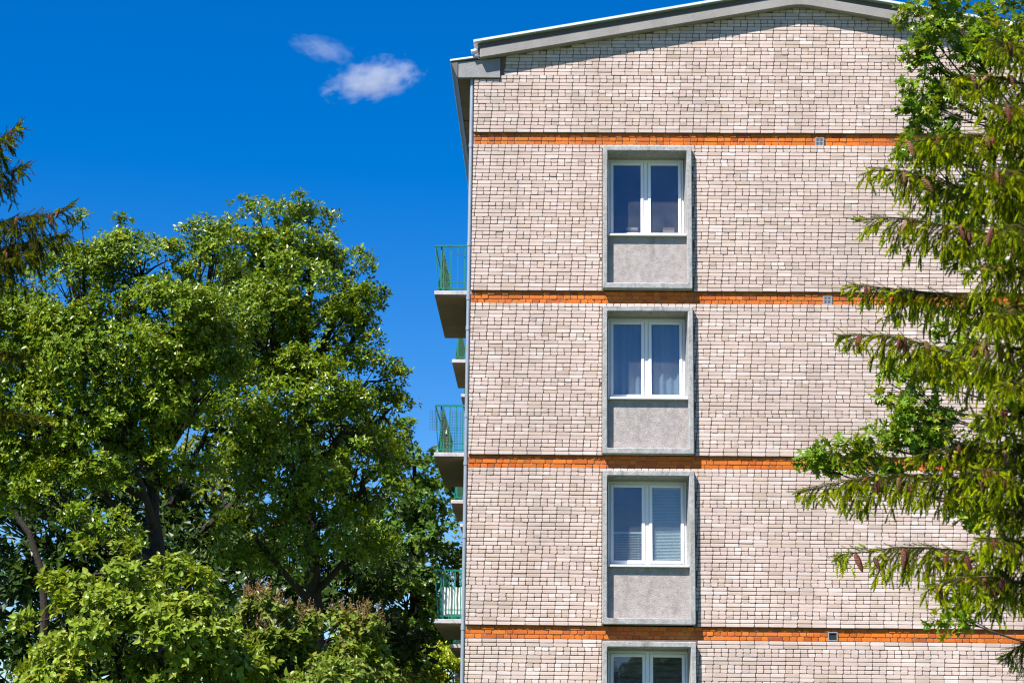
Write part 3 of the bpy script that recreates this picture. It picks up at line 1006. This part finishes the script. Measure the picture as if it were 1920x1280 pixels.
# maple further back beside the far balconies
MAPLE = ((.065, .130, .016), (.085, .165, .02), (.11, .175, .02))
leafy_tree('maple_tree', 'dark green maple further back beside the balconies', 'tree',
           [(775, 850, 48, 62, 0), (815, 910, 45, 60, .5), (760, 930, 60, 60, -.5), (840, 990, 40, 55, .5), (770, 1030, 70, 60, -.5), (835, 1090, 45, 60, 0),
            (760, 1130, 70, 70, -.8), (830, 1190, 50, 60, 0), (720, 1060, 60, 60, 0), (700, 1190, 60, 70, 0), (790, 1270, 70, 60, .5), (860, 1250, 50, 60, 1)], 13.0,
           [(780, 1250), (780, 1100), (780, 980)], 'maple', M['leaf_soft'], 23, .155, 6, 1.0, 16, cols=MAPLE, pr=(.4, .75), trunk_r=.2)
# yellow-green tree glimpsed through the gap
YEL = ((.17, .22, .012), (.22, .25, .012), (.11, .17, .015))
leafy_tree('sunlit_tree', 'sunlit yellow green tree glimpsed through the gap between two trunks', 'tree',
           [(400, 960, 70, 70, 0), (340, 1010, 70, 60, .5), (450, 1040, 70, 70, 0), (300, 930, 60, 60, .5), (400, 870, 60, 50, .5)], 10.0,
           [(400, 1250), (400, 1050)], 'oval', M['leaf_soft'], 24, .13, 7, 1.0, 22, cols=YEL, pr=(.4, .7), trunk_r=.14)
leafy_tree('sunlit_tree', 'yellow green tree behind the lowest balconies', 'tree',
           [(860, 1040, 32, 36, 0), (880, 1120, 36, 50, .5), (840, 1160, 40, 60, .5)], 24.0,
           [(860, 1300), (860, 1120)], 'oval', M['leaf_soft'], 25, .15, 7, 1.0, 20, cols=YEL, pr=(.4, .7), trunk_r=.14)
# dark trees that close the view behind
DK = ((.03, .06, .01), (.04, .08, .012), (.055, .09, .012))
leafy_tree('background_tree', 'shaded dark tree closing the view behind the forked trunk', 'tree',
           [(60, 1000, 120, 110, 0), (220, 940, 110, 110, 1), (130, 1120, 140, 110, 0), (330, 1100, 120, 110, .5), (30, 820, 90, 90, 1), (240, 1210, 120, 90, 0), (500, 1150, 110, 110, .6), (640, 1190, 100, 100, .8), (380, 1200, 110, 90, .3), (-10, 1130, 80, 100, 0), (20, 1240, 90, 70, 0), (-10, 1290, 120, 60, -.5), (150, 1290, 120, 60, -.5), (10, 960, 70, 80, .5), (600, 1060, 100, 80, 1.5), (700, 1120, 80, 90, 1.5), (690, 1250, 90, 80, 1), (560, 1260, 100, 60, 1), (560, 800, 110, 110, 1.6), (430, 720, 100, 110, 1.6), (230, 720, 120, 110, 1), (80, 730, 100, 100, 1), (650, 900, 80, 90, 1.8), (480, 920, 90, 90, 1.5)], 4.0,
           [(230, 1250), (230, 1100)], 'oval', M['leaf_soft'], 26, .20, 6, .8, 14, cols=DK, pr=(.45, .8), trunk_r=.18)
PALE = ((.16, .20, .11), (.20, .24, .14), (.13, .17, .09))
leafy_tree('willow_tree', 'pale feathery tree rising behind the broad tree, by the drooping dark branches', 'tree',
           [(60, 530, 60, 45, 0), (20, 600, 60, 60, 0), (100, 560, 40, 40, .5)], 8.0, [(60, 1000), (60, 650)], 'oval', M['leaf_soft'], 27, .085, 6, .7, 10,
           cols=PALE, pr=(.3, .6), trunk_r=.12)
# bright young tree below the lowest balcony
leafy_tree('young_tree', 'bright lime green young tree below the lowest balcony', 'tree',
           [(815, 1262, 55, 40, 0), (760, 1285, 50, 40, -.3), (850, 1270, 36, 46, .2), (830, 1240, 28, 24, 0), (745, 1260, 26, 24, 0)], 9.8, [(815, 1420), (815, 1330)], 'oval',
           M['leaf_soft'], 28, .10, 8, 2.0, 26, pref=.6, cols=((.22, .31, .010), (.28, .36, .012), (.32, .36, .016)), pr=(.25, .48), trunk_r=.07)
# trees across the street, behind the camera, that the lowest window mirrors
for q, (x, y, h) in enumerate(((2.5, -60, 9.5), (7.0, -62, 10.5), (11.5, -60, 9.0))):
    rgq = np.random.default_rng(60 + q)
    root = thing('street_tree', (x, y, 0), ('round', 'tall', 'low broad')[q] + ' street tree mirrored in the lowest window', 'tree')
    m = MB(); m.tube([(x, y, 0), (x + .1, y, h * .4), (x, y, h * .75)], [.2, .15, .06], 8)
    cp = np.array([x, y, h * .62]) + unit(rgq.normal(size=(2600, 3))) * np.array([2.6, 2.4, h * .38]) * rgq.random((2600, 1)) ** .4
    for p in cp[::60]: m.tube([(x, y, h * .45), p], [.05, .01], 5, cap=False)
    m.build('trunk', M['bark'], root)
    P, D, Nn, S = crown_leaves(cp, cp - np.array([x, y, h * .5]), rgq, 2, .42)
    add_crown(root, 'crown', P, D, Nn, S, np.array(DK)[rgq.integers(0, 3, len(P))], 'oval', M['leaf_soft'])
# lilac shrubs in front
LIL = ((.165, .235, .018), (.205, .27, .022), (.24, .265, .028))
leafy_tree('lilac_shrub', 'large lilac shrub full of pale heart shaped leaves', 'shrub',
           [(190, 1075, 85, 62, 0), (270, 1110, 90, 70, -.1), (110, 1150, 75, 62, -.1), (360, 1130, 75, 60, 0), (190, 1190, 110, 80, -.4), (330, 1220, 110, 80, -.4),
            (420, 1180, 60, 70, .1), (80, 1230, 50, 50, 0), (210, 1320, 170, 90, -.2), (400, 1300, 80, 80, 0)], -16.0, [(240, 1460), (240, 1320)], 'heart',
           M['leaf_soft'], 31, .074, 6, 2.8, 44, pref=.42, cols=LIL, parts=300, pr=(.16, .32), trunk_r=.05, lean=.15)
lil2, CP2, CA2 = leafy_tree('lilac_shrub', 'lilac shrub topped with many brown dry flower heads', 'shrub',
           [(520, 1185, 70, 52, 0), (590, 1185, 70, 50, .1), (650, 1225, 60, 52, .1), (470, 1240, 60, 60, -.1), (560, 1260, 110, 62, -.3), (680, 1290, 55, 55, 0), (570, 1340, 140, 80, 0)],
           -15.0, [(570, 1480), (570, 1340)], 'heart', M['leaf_soft'], 32, .074, 6, 2.8, 38, pref=.32, cols=((.145, .205, .025), (.175, .235, .03), (.20, .205, .035)), parts=300,
           pr=(.15, .30), trunk_r=.05, lean=.15)
# dry flower heads: loose upright panicles on the tops
rg = np.random.default_rng(5)
tops = CP2[np.argsort(-(CP2[:, 2] + rg.normal(0, .16, len(CP2)) - .25 * (CP2[:, 1] + 15)))[:150]]
for q, p in enumerate(tops):
    m = MB()
    h = rg.uniform(.10, .20)
    ax = unit(np.array([rg.normal(0, .25), rg.normal(0, .25), 1.0]))
    m.tube([p, p + ax * h], [.003, .0015], 3, cap=False)
    for k in range(16):
        t = rg.uniform(.15, 1)
        d = unit(rg.normal(size=3) + ax * .9) * h * .33 * (1.15 - t)
        s0 = p + ax * h * t
        m.tube([s0, s0 + d], [.0042, .003], 3, cap=False)
    m.build('flower_head', M['panicle'], lil2)

# ------------------------------------------------------------------ lobed-leaf oak at the right
OAKC = ((.115, .205, .007), (.170, .265, .009), (.25, .265, .014))
O_LOBES = [(1740, 40, 34, 38, 0), (1790, 40, 40, 45, .2), (1760, 130, 48, 34, 0), (1830, 110, 60, 55, .3), (1740, 185, 38, 30, 0), (1800, 200, 60, 44, .2),
           (1890, 60, 50, 60, .5), (1830, 270, 60, 45, .3), (1735, 275, 34, 30, 0), (1760, 320, 40, 40, .2), (1870, 330, 60, 60, .6), (1800, 400, 50, 50, .5),
           (1700, 700, 38, 26, 0), (1690, 760, 40, 30, 0), (1670, 720, 30, 30, 0), (1745, 760, 45, 40, .2), (1690, 805, 50, 34, 0), (1600, 860, 34, 20, 0), (1720, 100, 22, 40, 0), (1712, 220, 22, 22, 0), (1720, 810, 44, 30, .1), (1650, 835, 40, 28, 0), (1570, 850, 40, 20, 0), (1530, 868, 24, 14, 0), (1720, 860, 44, 24, .2),
           (1640, 870, 40, 16, .1), (1820, 700, 45, 45, .4), (1840, 830, 50, 40, .4), (1790, 600, 40, 40, .4), (1830, 500, 40, 45, .5), (1820, 950, 50, 40, .4), (1790, 1150, 34, 26, .3)]
leafy_tree('oak_tree', 'oak with glossy pointed lobed leaves behind the cone bearing spruce', 'tree', O_LOBES, -15.0,
           [(1990, 1280), (1960, 900), (1950, 500), (1930, 250)], 'oak', M['oak'], 41, .115, 6, 4.0, 7, pref=.22, limb=.12, sprigs=.3, rise=.08, cols=OAKC, parts=300, pr=(.14, .24), trunk_r=.10, lean=.1, inner=.2)


# ------------------------------------------------------------------ spruces
def shoot_template(n, length, nl, width, seed, fwd=.55):
    """needle brush along +x: one slim triangle per needle"""
    rg_ = np.random.default_rng(seed)
    V = np.zeros((n, 3, 3))
    for k in range(n):
        t = (k + .5) / n
        th = k * 2.399 + rg_.uniform(-.3, .3)
        r = np.array([0, math.cos(th), math.sin(th)])
        d = unit(np.array([fwd + .5 * t, 0, 0]) + r)
        L = nl * (1 - .35 * t) * rg_.uniform(.8, 1.15)
        b0 = np.array([t * length, 0, 0]) + r * .0015
        side = unit(np.cross(d, r)) * width / 2
        V[k] = [b0 - side, b0 + side, b0 + d * L]
    return V.reshape(-1, 3)


OLD = [shoot_template(35, .11, .022, .0070, s) for s in (1, 2)]
NEW = [shoot_template(38, .066, .020, .0095, s, .8) for s in (3, 4)]


def cone_mesh(name, col, seed):
    rg_ = np.random.default_rng(seed)
    rings, seg, L, Rm = 15, 10, .125, .0195
    V, C_ = [], []
    for i in range(rings):
        t = i / (rings - 1)
        prof = Rm * (math.sin(math.pi * min(1, (t * .92 + .08)) ** .8) ** .55) + .001
        for k in range(seg):
            th = 2 * math.pi * (k + .5 * (i % 2)) / seg
            up_ = 1.0 if (k + i) % 2 == 0 else .80
            rr = prof * up_
            V.append((rr * math.cos(th), rr * math.sin(th), -t * L))
            C_.append(np.array(col) * (1.25 if up_ == 1 else .55) * rg_.uniform(.85, 1.15))
    F = []
    for i in range(rings - 1):
        for k in range(seg):
            F.append((i * seg + k, (i + 1) * seg + k, (i + 1) * seg + (k + 1) % seg, i * seg + (k + 1) % seg))
    F.append(tuple(range(seg))); F.append(tuple((rings - 1) * seg + k for k in range(seg - 1, -1, -1)))
    return np_mesh(name, V, np.concatenate([np.array(f) for f in F]), np.array([len(f) for f in F]), np.array(C_))


CONES = [cone_mesh('cone', c, s) for s, c in enumerate(((.15, .045, .022), (.21, .11, .045), (.11, .032, .02)))]
for me in CONES: me.materials.append(M['cone'])


def frames_x(d, rg_):
    x = unit(d); r = unit(rg_.normal(size=d.shape)); y = unit(np.cross(x, r)); z = np.cross(x, y)
    return np.stack([x, y, z], axis=2)


def brushes(tpls, pos, d, scale, tint, rg_):
    Vs, Cs = [], []
    idx = rg_.integers(0, len(tpls), len(pos))
    for q, tp in enumerate(tpls):
        s = idx == q
        if not s.any(): continue
        V = np.einsum('nij,kj->nki', frames_x(d[s], rg_), tp) * scale[s][:, None, None] + pos[s][:, None, :]
        Vs.append(V.reshape(-1, 3)); Cs.append(np.repeat(tint[s], len(tp), 0))
    return Vs, Cs


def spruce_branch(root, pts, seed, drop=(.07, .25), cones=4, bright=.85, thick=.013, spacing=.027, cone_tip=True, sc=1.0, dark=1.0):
    """one bough: woody axis, hanging needle-covered twigs with soft lime tips, cones near its end. pts run from trunk to tip."""
    rg_ = np.random.default_rng(seed)
    pts = np.array(pts)
    seg = np.linalg.norm(np.diff(pts, axis=0), axis=1); L = seg.sum(); cum = np.concatenate([[0], np.cumsum(seg)])

    def along(s):
        return np.array([np.interp(s, cum, pts[:, a]) for a in range(3)]).T
    ss = np.linspace(0, L, max(8, int(L / .08)))
    ax = along(ss) + rg_.normal(0, .004, (len(ss), 3))
    m = MB(); m.tube(ax, np.linspace(thick, .0035, len(ss)), 6)
    op, od, osz, ot = [], [], [], []
    npz, nd, nsz, nt = [], [], [], []
    c_old = [np.array((.080, .100, .005)), np.array((.055, .082, .005)), np.array((.130, .135, .007))]
    c_new = [np.array((.34, .42, .008)), np.array((.41, .47, .010)), np.array((.25, .34, .007))]

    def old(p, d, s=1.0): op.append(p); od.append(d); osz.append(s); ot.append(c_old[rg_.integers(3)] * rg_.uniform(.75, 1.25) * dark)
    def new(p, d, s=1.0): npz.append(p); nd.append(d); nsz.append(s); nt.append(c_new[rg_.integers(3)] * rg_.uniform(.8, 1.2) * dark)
    s = L * .04
    while s < L:
        t = s / L
        p = along(np.array([s]))[0]; q = along(np.array([min(L, s + .03)]))[0]; tan = unit(q - p)
        lat = unit(np.cross(tan, np.array([0, 0, 1.0])))
        # needles along the bough itself
        old(p, tan + rg_.normal(0, .25, 3) + np.array([0, 0, .15]), rg_.uniform(.75, 1.0))
        rv = p - CAM
        far_ = 960 + FPX * (rv @ CR) / (rv @ CF) > 1975
        for sd in (-1, 1):
            if rg_.random() < (.70 if far_ else .55 if t > .84 else .13): continue
            ln = (drop[0] + (drop[1] - drop[0]) * math.sin(math.pi * min(1, .12 + (1 - t) * .85)) ** .8) * rg_.uniform(.5, 1.2)
            ln *= .5 if t > .84 else 1
            d = unit(lat * sd * rg_.uniform(.25, 1.0) + tan * rg_.uniform(.25, .7) + np.array([0, 0, -.35]))
            cp = p.copy(); k = 0; done = 0
            tw = [cp.copy()]
            while done < ln:
                st_ = min(.085 * sc, ln - done + .02)
                old(cp, d, rg_.uniform(.85, 1.1))
                cp = cp + d * st_; tw.append(cp.copy()); done += st_
                d = unit(d + np.array([0, 0, -.55]) + rg_.normal(0, .12, 3))
                for _ in range(1 + (rg_.random() < .6)):
                    sdv = unit(d + rg_.normal(0, .6, 3))
                    old(cp, sdv, rg_.uniform(.5, .85))
                    if rg_.random() < bright: new(cp + sdv * .055, unit(sdv + np.array([0, 0, -.5])), rg_.uniform(.7, 1.15))
                k += 1
            if rg_.random() < bright + .2: new(cp, unit(d + np.array([0, 0, -.3])), rg_.uniform(.8, 1.3))
            if rg_.random() < bright * .6: new(cp - d * .02, unit(d + rg_.normal(0, .6, 3)), rg_.uniform(.6, 1.0))
            if len(tw) > 1: m.tube(tw, np.linspace(.0032, .0018, len(tw)), 3, cap=False)
        s += spacing * rg_.uniform(.8, 1.25)
    tip = pts[-1]; tt = unit(pts[-1] - pts[-2])
    for k in range(4): new(tip - tt * .02 * k, unit(tt + rg_.normal(0, .4, 3)), rg_.uniform(.7, 1.0))
    b = m.build('branch', M['twig'], root)
    V1, C1 = brushes(OLD, np.array(op), np.array(od), np.array(osz) * sc, np.array(ot), rg_)
    V2, C2 = brushes(NEW, np.array(npz), np.array(nd), np.array(nsz) * sc, np.array(nt), rg_)
    V = np.concatenate(V1 + V2); Cc = np.concatenate(C1 + C2)
    nf = len(V) // 3
    tag(link('needles', np_mesh('needles', V, np.arange(len(V)), np.full(nf, 3), Cc), b, M['needle']), kind='stuff')
    for k in range(cones):
        s_ = L * (1 - rg_.uniform(.02, .22)) if (cone_tip and k < 3) else L * rg_.uniform(.35, .9)
        p = along(np.array([s_]))[0] + np.array([rg_.normal(0, .025), -.012 - abs(rg_.normal(0, .03)) - .10 * (k >= 3), -.010 - .08 * rg_.random() * (k >= 3)])
        o = link('cone', CONES[rg_.integers(3)], b)
        sc = rg_.uniform(.70, 1.12)
        o.matrix_basis = Matrix.Translation(Vector(p)) @ Matrix.Rotation(rg_.normal(0, .18), 4, 'X') @ Matrix.Rotation(rg_.normal(0, .22), 4, 'Y') @ Matrix.Rotation(rg_.uniform(0, 6), 4, 'Z') @ Matrix.Scale(sc, 4)
    return b


def spruce(name, label, trunk_u, Y, top_z, boughs, seed, r0=.13, **kw):
    base = place(trunk_u, 1000, Y).copy(); base[2] = 0
    root = thing(name, tuple(base), label, 'tree')
    m = MB()
    zs_ = np.linspace(0, top_z, 14)
    m.tube([(base[0] + .02 * math.sin(z), base[1] + .02 * math.cos(z * 1.3), z) for z in zs_], np.linspace(r0, .02, 14), 10)
    m.build('trunk', M['twig'], root)
    for k, (pix, dy, cn, opt) in enumerate(boughs):
        tip = place(pix[-1][0], pix[-1][1], Y + dy)
        pts = [place(u, v, Y + dy * (j + 1) / len(pix)) for j, (u, v) in enumerate(pix)]
        st_ = np.array([base[0], base[1], pts[0][2] + (pts[0][2] - pts[-1][2]) * .15])
        full = [st_] + pts
        # smooth resample
        full = np.array(full); tq = np.linspace(0, 1, len(full)); tf = np.linspace(0, 1, 24)
        sm = np.stack([np.interp(tf, tq, full[:, a]) for a in range(3)], 1)
        for _ in range(3): sm[1:-1] = (sm[:-2] + 2 * sm[1:-1] + sm[2:]) / 4
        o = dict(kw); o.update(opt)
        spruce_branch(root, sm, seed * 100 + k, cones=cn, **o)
    return root


RB = [  # boughs that reach left, trunk side first, in photo pixels
    ([(1990, 110), (1900, 85), (1850, 75)], -.2, 2, {}),
    ([(1990, 190), (1900, 150), (1830, 140), (1790, 150)], .1, 4, {}),
    ([(1990, 290), (1890, 255), (1790, 252), (1690, 268)], -.1, 7, {}),
    ([(1990, 400), (1850, 365), (1740, 335), (1660, 316), (1630, 322)], .1, 7, {}),
    ([(1990, 470), (1850, 440), (1740, 415), (1660, 408), (1608, 413)], -.2, 7, {}),
    ([(1990, 330), (1900, 320), (1830, 330)], -.6, 4, {}),
    ([(1990, 600), (1850, 565), (1740, 548), (1660, 540), (1594, 536)], .2, 6, {}),
    ([(1990, 540), (1900, 500), (1830, 500)], -.6, 2, {}),
    ([(1990, 760), (1850, 690), (1740, 645), (1660, 628), (1577, 630)], -.1, 8, {}),
    ([(1990, 690), (1900, 650), (1820, 640)], -.6, 4, {}),
    ([(1990, 860), (1880, 830), (1790, 835), (1720, 855)], .1, 4, {}),
    ([(1990, 800), (1910, 770), (1850, 770)], -.6, 2, {}),
    ([(1990, 930), (1850, 903), (1740, 888), (1620, 893), (1500, 922)], .15, 7, {}),
    ([(1990, 930), (1900, 880), (1830, 880)], -.6, 4, {}),
    ([(1990, 1075), (1880, 1048), (1760, 1026), (1660, 1028), (1576, 1040)], -.1, 8, {}),
    ([(1990, 1060), (1900, 1010), (1840, 1010)], -.6, 2, {}),
    ([(1990, 1110), (1890, 1085), (1800, 1080), (1750, 1100)], -.5, 5, {}),
    ([(1990, 1190), (1930, 1195), (1885, 1228)], .2, 0, {'bright': .1}),
    ([(1990, 230), (1920, 200), (1860, 200)], -.5, 2, {}),
    ([(1990, 450), (1920, 420), (1870, 430)], -.9, 1, {}),
    ([(1990, 720), (1930, 700), (1880, 720)], -.9, 1, {}),
    ([(1990, 360), (1930, 350), (1880, 370)], -.3, 1, {}),
    ([(1990, 590), (1920, 570), (1850, 590)], -.9, 1, {}),
    ([(1990, 850), (1920, 830), (1860, 850)], -.3, 1, {}),
    ([(1990, 1000), (1920, 960), (1850, 960)], -.4, 1, {}),
]
# the far sides of both spruces, mostly beyond the picture
RB += [([(2230, h), (2300, h + 8), (2370, h + 30)], (.4, -.5, .1)[k % 3], 1, {'spacing': .08}) for k, h in enumerate(range(120, 1200, 130))]
spruce('spruce_tree', 'spruce with hanging brown cones and lime green new shoots', 2150, -21.0, 9.5, RB, 5)
LB = [
    ([(-60, 300), (-20, 275), (10, 255), (35, 234)], .1, 2, {'drop': (.1, .3)}),
    ([(-80, 350), (-30, 325), (10, 328), (44, 312)], .1, 4, {'drop': (.1, .35)}),
    ([(-100, 470), (-20, 420), (60, 405), (105, 402), (132, 386)], 0, 7, {'drop': (.16, .48)}),
    ([(-100, 480), (-20, 470), (60, 455), (122, 440)], .2, 6, {'drop': (.14, .40)}),
    ([(-100, 500), (-30, 480), (20, 475), (55, 480)], -.3, 2, {'drop': (.2, .5)}),
    ([(-120, 690), (-40, 665), (10, 660), (45, 668)], 0, 1, {'bright': .1, 'drop': (.06, .2)}),
    ([(-120, 800), (-40, 775), (20, 772), (80, 785)], 0, 1, {'bright': .1, 'drop': (.06, .18)}),
]
LB += [([(-330, h), (-390, h + 8), (-450, h + 25)], (.5, -.6, .1)[k % 3], 1, {'spacing': .09, 'drop': (.14, .4)}) for k, h in enumerate(range(80, 1000, 115))]
LB += [([(-210, h), (-150, h + 6), (-75, h + 20)], (.9, -.9)[k % 2], 1, {'spacing': .09, 'drop': (.14, .4)}) for k, h in enumerate(range(120, 1000, 130))]
spruce('spruce_tree', 'spruce with shade painted into its needle colour, whose upturned bough tips hang with cones against the sky', -260, -13.0, 12.5, LB, 6, bright=.18, spacing=.026, sc=1.5, dark=.6)  # dark= puts the shade of this spruce into its needle tints
# bare leaning trunk under the left spruce
base = place(85, 1150, 1.2).copy(); base[2] = 0
lt = thing('leaning_tree', tuple(base), 'bare dark leaning trunk bending into the shaded undergrowth', 'tree')
MB().tube([base, place(84, 1150, 1.2), place(78, 1070, 1.2), place(55, 1000, 1.2), place(15, 945, 1.2), place(-10, 900, 1.2), place(-60, 840, 1.2)],
          [.10, .075, .062, .055, .048, .04, .03], 9).build('trunk', M['bark'], lt)

# ------------------------------------------------------------------ clouds
def cloud(u, v, wu, wv, dens, seed, label, dist=1500.0, rot=0.0, thr=.5):
    c = place(u, v, dist)
    s = (dist - CAM[1]) / FPX
    bm = bmesh.new(); bmesh.ops.create_icosphere(bm, subdivisions=3, radius=1.0)
    me = bpy.data.meshes.new('cloud'); bm.to_mesh(me); bm.free()
    m = bpy.data.materials.new('cloud_%d' % seed); m.use_nodes = True
    n, l = m.node_tree.nodes, m.node_tree.links
    n.remove(n['Principled BSDF'])
    tc = n.new('ShaderNodeTexCoord')
    mp = n.new('ShaderNodeMapping'); mp.inputs['Location'].default_value = (seed * 3.7, seed * 1.3, 0)
    mp.inputs['Scale'].default_value = (1.5, 1.0, 1.0)
    l.new(tc.outputs['Object'], mp.inputs['Vector'])
    nz = n.new('ShaderNodeTexNoise'); nz.inputs['Scale'].default_value = 2.4; nz.inputs['Detail'].default_value = 6; nz.inputs['Roughness'].default_value = .6
    l.new(mp.outputs['Vector'], nz.inputs['Vector'])
    ln = n.new('ShaderNodeVectorMath'); ln.operation = 'LENGTH'; l.new(tc.outputs['Object'], ln.inputs[0])
    fa = n.new('ShaderNodeMath'); fa.operation = 'MULTIPLY_ADD'; fa.inputs[1].default_value = -.55; fa.inputs[2].default_value = .40 - thr
    l.new(ln.outputs['Value'], fa.inputs[0])
    ad = n.new('ShaderNodeMath'); ad.operation = 'ADD'; l.new(nz.outputs['Fac'], ad.inputs[0]); l.new(fa.outputs[0], ad.inputs[1])
    mx = n.new('ShaderNodeMath'); mx.operation = 'MAXIMUM'; mx.inputs[1].default_value = 0; l.new(ad.outputs[0], mx.inputs[0])
    mu = n.new('ShaderNodeMath'); mu.operation = 'MULTIPLY'; mu.inputs[1].default_value = dens; l.new(mx.outputs[0], mu.inputs[0])
    sc_ = n.new('ShaderNodeVolumeScatter'); sc_.inputs['Color'].default_value = (1, 1, 1, 1); sc_.inputs['Anisotropy'].default_value = 0.0
    l.new(mu.outputs[0], sc_.inputs['Density'])
    l.new(sc_.outputs[0], n['Material Output'].inputs['Volume'])
    me.materials.append(m)
    o = bpy.data.objects.new('cloud', me); COL.objects.link(o)
    o.location = c; o.scale = (wu * s, (wu + wv) / 2 * s, wv * s); o.rotation_euler = (0, rot, 0)
    return tag(o, label, 'cloud')


cloud(702, 150, 120, 44, .085, 3, 'small bright puffy cloud in the blue sky above the tallest tree', thr=.46, rot=-.22)
cloud(605, 92, 78, 26, .028, 5, 'thin faint wisp of cloud beside the puffy cloud', thr=.42, rot=.25)
